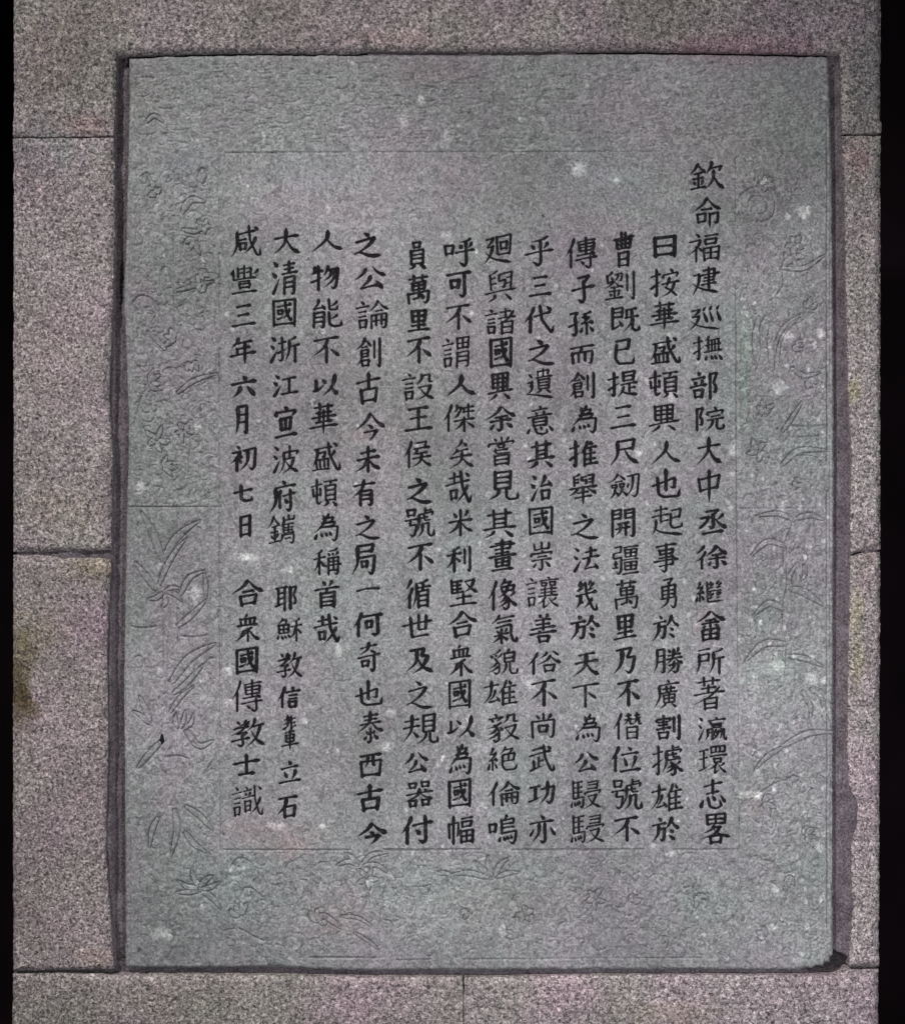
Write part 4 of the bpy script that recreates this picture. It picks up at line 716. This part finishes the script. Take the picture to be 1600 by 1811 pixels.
# leaves that stand up from the ground of the border (origin, points base..tip, greatest width)
LEAVES = [
 (LL, [(185, 235), (150, 140), (105, 52)], 24), (LL, [(186, 240), (225, 165), (270, 120), (325, 84)], 24), (LL, [(172, 325), (200, 255), (240, 190), (275, 150)], 18),
 (LL, [(160, 345), (118, 290), (82, 240)], 20), (LL, [(250, 362), (285, 300), (340, 272)], 18), (LL, [(345, 372), (345, 320), (338, 275)], 14),
 (LL, [(215, 690), (285, 600), (382, 542)], 28), (LL, [(225, 730), (275, 690), (338, 620)], 18), (LL, [(212, 800), (250, 745), (300, 700)], 14),
 (LL, [(140, 830), (115, 780), (98, 738)], 18), (LL, [(132, 842), (100, 810), (74, 795)], 14), (LL, [(240, 480), (290, 440), (350, 378)], 18),
 (LL, [(240, 860), (232, 830), (236, 800)], 14), (LL, [(250, 858), (264, 826), (268, 792)], 14), (LL, [(262, 862), (290, 840), (300, 806)], 14),
 (LL, [(268, 868), (318, 925), (374, 905)], 20), (LL, [(182, 905), (135, 955), (88, 1008)], 18), (LL, [(270, 1150), (320, 1185), (372, 1240)], 18),
 (LL, [(265, 1245), (300, 1290), (348, 1322)], 18), (LL, [(168, 1190), (145, 1240), (136, 1305)], 18), (LL, [(228, 1160), (238, 1240), (214, 1340)], 20),
 (LL, [(318, 1455), (275, 1450), (240, 1428)], 18), (LL, [(318, 1450), (300, 1420), (292, 1386)], 16), (LL, [(324, 1450), (345, 1425), (372, 1408)], 18),
 (LL, [(328, 1458), (362, 1452), (396, 1432)], 16), (LL, [(328, 1466), (368, 1492), (402, 1534)], 18), (LL, [(316, 1466), (276, 1470), (236, 1470)], 16),
 (LL, [(186, 355), (160, 375), (130, 378)], 16), (LL, [(192, 362), (196, 392), (180, 410)], 16), (LL, [(200, 350), (232, 362), (256, 386)], 16), (LL, [(196, 345), (225, 335), (250, 340)], 12),
 (RL, [(222, 338), (280, 355), (350, 402)], 24), (RL, [(212, 545), (130, 545), (58, 608)], 22), (RL, [(200, 415), (145, 395), (88, 440)], 20), (RL, [(208, 180), (140, 165), (80, 215)], 18),
 (RL, [(200, 925), (290, 880), (388, 872)], 20), (RL, [(196, 930), (140, 965), (92, 1014)], 14), (RL, [(228, 335), (222, 300), (246, 250)], 14), (RL, [(250, 78), (300, 66), (352, 84)], 18),
 (RL, [(240, 85), (180, 60), (96, 68)], 16), (RL, [(216, 590), (280, 600), (350, 630)], 18), (RL, [(300, 712), (340, 740), (356, 800)], 16), (RL, [(270, 720), (300, 770), (300, 820)], 14), (RL, [(276, 250), (282, 280), (268, 308)], 14),
 (RU, [(205, 1640), (270, 1585), (382, 1582)], 20), (RU, [(205, 1510), (240, 1460), (284, 1390)], 14), (RU, [(240, 1260), (290, 1290), (355, 1278)], 16), (RU, [(200, 870), (290, 870), (372, 818)], 16),
 (LU, [(268, 655), (305, 605), (362, 612)], 24), (LU, [(245, 960), (300, 945), (395, 920)], 16), (LU, [(205, 1190), (168, 1150), (135, 1118)], 16), (LU, [(250, 1360), (320, 1310), (410, 1282)], 16), (LU, [(130, 300), (160, 276), (196, 300)], 16), (LU, [(270, 720), (320, 728), (352, 715)], 16),
 (BB, [(960, 350), (930, 300), (880, 262)], 26), (BB, [(960, 345), (900, 320), (820, 345)], 26), (BB, [(992, 335), (1060, 275), (1170, 256)], 26), (BB, [(1000, 345), (1090, 345), (1165, 400)], 26),
 (BB, [(1490, 400), (1560, 400), (1620, 440)], 22), (BB, [(690, 690), (740, 690), (850, 770)], 34), (BB, [(850, 690), (960, 700), (1060, 760)], 18), (BB, [(940, 800), (1020, 850), (1110, 920)], 16),
 ((380, 1480, 1.4286), [(700, 100), (690, 70), (690, 48)], 12), ((380, 1480, 1.4286), [(706, 100), (720, 72), (742, 54)], 12), ((380, 1480, 1.4286), [(694, 100), (670, 78), (655, 62)], 12), ((380, 1480, 1.4286), [(708, 104), (740, 92), (768, 90)], 10), ((380, 1480, 1.4286), [(690, 104), (640, 92), (595, 96)], 12)]
LINES = [(LL, [(188, 410), (190, 500), (192, 600), (200, 700), (196, 790), (186, 860)]), (LL, [(210, 400), (212, 480), (205, 560), (212, 640)]), (LL, [(240, 400), (245, 480), (242, 560)]),
 (LL, [(245, 515), (300, 520), (352, 512)]), (LL, [(60, 480), (110, 486), (165, 478)]), (LL, [(190, 968), (240, 962), (285, 975)]), (LL, [(150, 952), (110, 1000), (92, 1010)]), (LL, [(372, 980), (340, 1030), (370, 1010), (345, 1060)]),
 (LL, [(200, 1180), (205, 1280), (215, 1340)]), (LL, [(75, 600), (95, 590), (110, 600), (115, 630)]), (LL, [(320, 640), (360, 600), (380, 600)]),
 (RL, [(250, 72), (236, 120), (216, 175), (212, 250), (214, 330), (200, 400), (200, 470), (212, 540), (210, 600), (205, 690)]), (RL, [(240, 72), (226, 120), (204, 180), (200, 250), (172, 275), (176, 310), (140, 360)]),
 (RL, [(216, 215), (245, 190), (270, 190)]), (RL, [(300, 700), (345, 720), (372, 760)]), (RL, [(60, 1140), (180, 1060), (260, 1060)]), (RL, [(120, 1350), (160, 1360), (200, 1400), (260, 1385)]),
 (RU, [(35, 640), (40, 590), (90, 556), (150, 560), (178, 610), (165, 670), (110, 690), (50, 670), (36, 640)]), (RU, [(75, 640), (80, 600), (120, 590), (150, 620), (135, 655), (95, 660)]),
 (RU, [(175, 1230), (178, 1160), (215, 1090), (280, 1050), (340, 1052), (385, 1090)]), (RU, [(198, 1240), (205, 1160), (240, 1100), (290, 1075)]), (RU, [(205, 870), (210, 930), (180, 980)]), (RU, [(150, 1040), (120, 1100), (125, 1190), (100, 1290)]),
 (RU, [(110, 1060), (92, 1130), (96, 1230)]), (RU, [(160, 1080), (150, 1160), (160, 1260)]), (RU, [(215, 1480), (290, 1490), (378, 1484)]), (RU, [(225, 1530), (300, 1532), (378, 1520)]), (RU, [(215, 1600), (260, 1600), (330, 1610), (376, 1650)]),
 (RM, [(460, 1180), (520, 1110), (640, 1080), (820, 1070)]), (RM, [(560, 430), (640, 500), (740, 540)]), (RM, [(400, 470), (440, 200), (540, 40)]),
 (LU, [(70, 1020), (100, 980), (150, 990), (170, 1040), (150, 1090)]), (LU, [(185, 950), (190, 880), (215, 870), (235, 940)]), (LU, [(280, 1000), (320, 960), (400, 930)]), (LU, [(300, 1480), (305, 1540), (298, 1640)]),
 (LU, [(330, 520), (345, 480), (370, 500), (352, 540), (325, 530)]), (LU, [(100, 520), (130, 500), (150, 540), (130, 560)]), (LU, [(238, 700), (240, 900), (243, 1200)]), (LU, [(330, 1340), (370, 1310), (410, 1300)]), (LU, [(80, 1500), (120, 1360), (200, 1300)]),
 (BB, [(80, 560), (90, 400), (160, 300), (240, 330), (300, 420)]), (BB, [(400, 430), (440, 400), (478, 440), (470, 500), (450, 520)]), (BB, [(180, 560), (200, 500), (260, 510), (320, 560)]), (BB, [(655, 470), (660, 600), (656, 740)]),
 (BB, [(1130, 400), (1160, 450), (1130, 560), (1120, 740)]), (BB, [(1100, 700), (1190, 740), (1180, 860)]), (BB, [(160, 770), (250, 820), (330, 860)]), (BB, [(1020, 480), (1030, 560), (1010, 640)]),
 ((1160, 260, 2.831), [(345, 500), (375, 510), (400, 540), (420, 560)])]
ONE = (0, 0, 1.0); rl = random.Random(21)
def sprays(x0, x1, y0, y1, n):
    """small leaf sprays and blossoms that crowd the borders"""
    for k in range(n):
        cx = x0 + (x1 - x0) * rl.random(); cy = y0 + (y1 - y0) * (k + rl.random()) / n; m = rl.choice((3, 3, 4, 5)); a0 = rl.uniform(0, 6.28); L = rl.uniform(15, 27)
        sw = 6.28 / m if m == 5 else rl.uniform(.45, .8)
        for j in range(m):
            a = a0 + j * sw; b = rl.uniform(-.35, .35); l = L * rl.uniform(.75, 1.15)
            P = [(cx + 3 * math.cos(a), cy + 3 * math.sin(a)), (cx + l * .55 * math.cos(a + b), cy + l * .55 * math.sin(a + b)), (cx + l * math.cos(a), cy + l * math.sin(a))]
            P = [(min(x1 + 18, max(x0 - 18, p)), min(y1 + 18, max(y0 - 18, q))) for p, q in P]
            LEAVES.append((ONE, P, rl.uniform(7, 10)))
sprays(262, 360, 310, 870, 11); sprays(1336, 1434, 320, 870, 9); sprays(1336, 1434, 1330, 1670, 5)
LV = []; 
for _ in range(9):
    x = 430 + _ * 98 + rl.uniform(-20, 20); sprays(x, x + 30, 1535, 1665, 1)
for o, pts in LINES: carve(U(o, pts), rnd.uniform(1.3, 1.8), rnd.uniform(2.4, 3.2))
def edge_of(o, pts, w):
    C, L = spline(U(o, pts), 2.2); N = len(C); w = w / o[2] / 2 * 1.05; a = []; b = []
    for i in range(N):
        p, q = C[max(0, i - 1)], C[min(N - 1, i + 1)]; l = math.hypot(q[0] - p[0], q[1] - p[1]) or 1
        nx, ny = -(q[1] - p[1]) / l, (q[0] - p[0]) / l; t = i / (N - 1)
        k = w * (math.sin(math.pi * min(1, t * .94 + .06) ** .8) ** .75 + .04)
        a.append((C[i][0] + nx * k, C[i][1] + ny * k)); b.append((C[i][0] - nx * k, C[i][1] - ny * k))
    return C, a, b
for o, pts, w in LEAVES:
    C, a, b = edge_of(o, pts, w)
    carve(a[::2] + [a[-1]], 1.35, 2.9, taper=False); carve(b[::2] + [b[-1]], 1.35, 2.9, taper=False)
# the dense scrollwork that fills the borders: short curling cuts
def curls(x0, x1, y0, y1, n, flat, seed, rr=(5, 15), dd=(.4, 1.1)):
    r = random.Random(seed)
    n = int(n * 2.2)
    for _ in range(n):
        cx, cy = r.uniform(x0, x1), r.uniform(y0, y1); R = r.uniform(*rr); a0 = r.uniform(0, 6.28); sw = r.uniform(1.2, 4.2) * r.choice((-1, 1)); g = r.uniform(-.5, .35)
        P = []
        for k in range(6):
            t = k / 5; a = a0 + sw * t; q = R * (1 + g * t)
            P.append((min(x1 + 6, max(x0 - 6, cx + q * math.cos(a) * flat)), min(y1 + 6, max(y0 - 6, cy + q * math.sin(a) / flat ** .5))))
        carve(P, r.uniform(.5, 1.1), r.uniform(*dd) * 1.7)
curls(242, 1450, 116, 258, 420, 2.0, 1, (4, 10), (.45, 1.15))
curls(240, 380, 285, 885, 230, 1.0, 2, (5, 16), (.5, 1.3))
curls(1316, 1452, 285, 885, 210, 1.0, 3, (5, 16), (.4, 1.1))
curls(240, 380, 905, 1690, 90, 1.0, 4, (4, 12), (.3, .9))
curls(1316, 1452, 905, 1690, 170, 1.0, 5, (4, 13), (.4, 1.1))
curls(400, 1300, 1515, 1688, 260, 1.0, 6, (5, 16), (.4, 1.1))

# ---- the writing: brush strokes of each character, laid out column by column
rnd = random.Random(11)
strokes_of = {}
for l in GLYPHS.strip().split('\n'):
    k, b = l.split(' ', 1); strokes_of[k] = b
def expand(b, x0=0, x1=100, y0=0, y1=100):
    out = []
    for t in b.split(';'):
        k, r = t.strip().split(' ', 1); v = [float(q) for q in r.split()]
        if k[0] == '[':
            a0, a1, b0, b1 = v
            out += expand(strokes_of[k], x0 + (x1 - x0) * a0 / 100, x0 + (x1 - x0) * a1 / 100, y0 + (y1 - y0) * b0 / 100, y0 + (y1 - y0) * b1 / 100)
        else: out.append((k, [(x0 + (x1 - x0) * v[i] / 100, y0 + (y1 - y0) * v[i + 1] / 100) for i in range(0, len(v), 2)]))
    return out
FAINT = {137: .9, 155: .8, 156: .9, 186: .85, 187: .8, 189: .85, 205: .85}
chars = []
for n, e in enumerate(LAYOUT.split()):
    c = e[0]; x0, x1, y0, y1 = map(int, e[1:].split(','))
    br = brush_char(expand(strokes_of[c]), (x0, x1, y0, y1), rnd, rnd.uniform(.90, 1.17))
    chars.append((c, br))
    for R, w in br:
        for (x, y), r in zip(R, w): stamp(CUT, x, y, max(.2, r - .3), 1.9, 1.1)

BASEH = None
def canvas(A, x, y):
    ix = np.clip(np.round(x - GX0).astype(int), 0, GNX - 1); iy = np.clip(np.round(y - GY0).astype(int), 0, GNY - 1)
    fx = np.clip(x - GX0, 0, GNX - 1.001); fy = np.clip(y - GY0, 0, GNY - 1.001)
    i = fx.astype(int); j = fy.astype(int); u = fx - i; v = fy - j
    return (A[j, i] * (1 - u) + A[j, i + 1] * u) * (1 - v) + (A[j + 1, i] * (1 - u) + A[j + 1, i + 1] * u) * v
def base_face(X, Y):
    inner = (X > 391) & (X < 1304) & (Y > 270) & (Y < 1503)
    k = np.where(inner, .32, .8)
    h = .8 * fbm(X, Y, 150, 501, 2) + k * (.7 * noise2(X, Y, 19, 502) + .75 * noise2(X, Y, 8.3, 503, 6.5) + .42 * noise2(X, Y, 4.6, 504))
    return h - np.where(inner, .5, 0)
def tablet_h(X, Y, D):
    h = base_face(X, Y) - canvas(CUT, X, Y)
    ed = np.clip(1 - (D + 1.2 * fbm(X, Y, 12, 510, 2)) / 6.5, 0, 1)
    return h - 4.5 * ed ** 2
tablet_stain = stain_attr(77, True)
slab('tablet_face', rough_poly(T_OUT, 6, 1.1, 14, 88), TC, tablet_h, 80, M_TAB, tablet, tablet_stain)

def ribbon(R, w, V, F, depth, lift, cols=5):
    N = len(R); s = len(V); prof = [(-1, 0), (-.55, .75), (0, 1), (.55, .75), (1, 0)]
    for i in range(N):
        p, q = R[max(0, i - 1)], R[min(N - 1, i + 1)]; l = math.hypot(q[0] - p[0], q[1] - p[1]) or 1
        nx, ny = -(q[1] - p[1]) / l, (q[0] - p[0]) / l
        for a, b in prof: V.append((R[i][0] + nx * w[i] * a, R[i][1] + ny * w[i] * a, lift - depth * b * min(1, w[i] / 2)))
    for i in range(N - 1):
        for j in range(4):
            a = s + i * 5 + j; F.append((a, a + 1, a + 6, a + 5))
for c, br in chars:
    V = []; F = []
    for R, w in br:
        # round off both ends of the stroke
        def cap(A, B, r):
            l = math.hypot(A[0] - B[0], A[1] - B[1]) or 1; return (A[0] + (A[0] - B[0]) / l * r * .75, A[1] + (A[1] - B[1]) / l * r * .75)
        R2 = [cap(R[0], R[1], w[0])] + list(R) + [cap(R[-1], R[-2], w[-1])]; w2 = [w[0] * .3] + list(w) + [w[-1] * .25]
        w2 = [q * (1 + rnd.uniform(-.07, .07)) for q in w2]
        ribbon(R2, w2, V, F, 1.0, .10)
    V = np.array(V); h = base_face(V[:, 0], V[:, 1]) + V[:, 2]
    cx, cy = V[:, 0].mean(), V[:, 1].mean()
    Q = np.stack([(V[:, 0] - cx) * MM, -h * MM, (cy - V[:, 1]) * MM], 1)
    F = np.array(F)[:, ::-1]
    o = mesh_obj('character', Q, F, M_INK, tablet)
    o.location = ((cx - 800) * MM, 0, (905.5 - cy) * MM)

# raised leaves of the borders, each a low bas-relief piece of the same stone
def relief(name, C, a, b, rise):
    V = []; F = []; N = len(C); K = 7
    for i in range(N):
        t = i / (N - 1); e = min(1, 5 * t + .1, 5 * (1 - t) + .1)
        for k in range(K):
            u = k / (K - 1); s = abs(2 * u - 1)
            x = a[i][0] * (1 - u) + b[i][0] * u; y = a[i][1] * (1 - u) + b[i][1] * u
            z = -1.1 if k in (0, K - 1) else rise * e * (1 - s ** 2) ** .5 - (.45 * e if k == K // 2 else 0)
            V.append((x, y, z))
    for i in range(N - 1):
        for k in range(K - 1):
            q = i * K + k; F.append((q, q + 1, q + K + 1, q + K))
    V = np.array(V); h = base_face(V[:, 0], V[:, 1]) + V[:, 2] + .12 * noise2(V[:, 0], V[:, 1], 3.3, 91)
    Q = np.stack([(V[:, 0] - 800) * MM, -h * MM, (905.5 - V[:, 1]) * MM], 1)
    F = np.array(F)
    p = Q[F[0]]; nrm = np.cross(p[1] - p[0], p[2] - p[0])
    if nrm[1] > 0: F = F[:, ::-1]
    o = mesh_obj(name, Q, F, M_TAB, tablet)
    A = tablet_stain(V[:, 0], V[:, 1]); ca = o.data.color_attributes.new('stain', 'FLOAT_COLOR', 'POINT')
    ca.data.foreach_set('color', np.concatenate([A, np.ones((len(A), 1))], 1).astype(np.float32).ravel())
for o, pts, w in LEAVES:
    C, a, b = edge_of(o, pts, w); relief('carved_leaf', C, a, b, .95)

# a chipped hole in the orchid border; its shade is the blob's black colour
V = []; F = []; n = 16
P = [(287 + 4.6 * math.cos(t) * (1 - .35 * (math.sin(t) < 0) * abs(math.sin(t))), 1308 + (8 if math.sin(t) > 0 else 13) * math.sin(t)) for t in [2 * math.pi * k / n for k in range(n)]]
R0 = np.array([(287, 1306)] + P + [(287 + (x - 287) * .6, 1306 + (y - 1306) * .6) for x, y in P], float)
hh = base_face(R0[:, 0], R0[:, 1]) + np.array([.9] + [-.4] * n + [.75] * n)
Q = np.stack([(R0[:, 0] - 800) * MM, -hh * MM, (905.5 - R0[:, 1]) * MM], 1)
F = []
for k in range(n):
    k2 = (k + 1) % n
    F += [(1 + k, 1 + k2, 1 + n + k2, 1 + n + k), (1 + n + k, 1 + n + k2, 0, 0)]
me = bpy.data.meshes.new('dark_chip'); me.from_pydata([tuple(q) for q in Q], [], [tuple(dict.fromkeys(f)) for f in F]); me.update()
me.materials.append(M_INK); link(bpy.data.objects.new('dark_chip', me), tablet)

# ------------------------------------------------------------------ near-black backdrop: shade of the recess beside the pier, put into its colour
def box(name, x0, x1, y0, y1, z0, z1, mat):
    v = [(x, y, z) for x in (x0, x1) for y in (y0, y1) for z in (z0, z1)]
    f = [(0, 1, 3, 2), (4, 6, 7, 5), (0, 4, 5, 1), (2, 3, 7, 6), (0, 2, 6, 4), (1, 5, 7, 3)]
    me = bpy.data.meshes.new(name); me.from_pydata(v, [], f); me.materials.append(mat)
    o = link(bpy.data.objects.new(name, me)); tag(o, kind='structure'); return o
box('dark_backdrop', -3.0, 3.0, .55, .7, -2.5, 2.5, M_VOID)
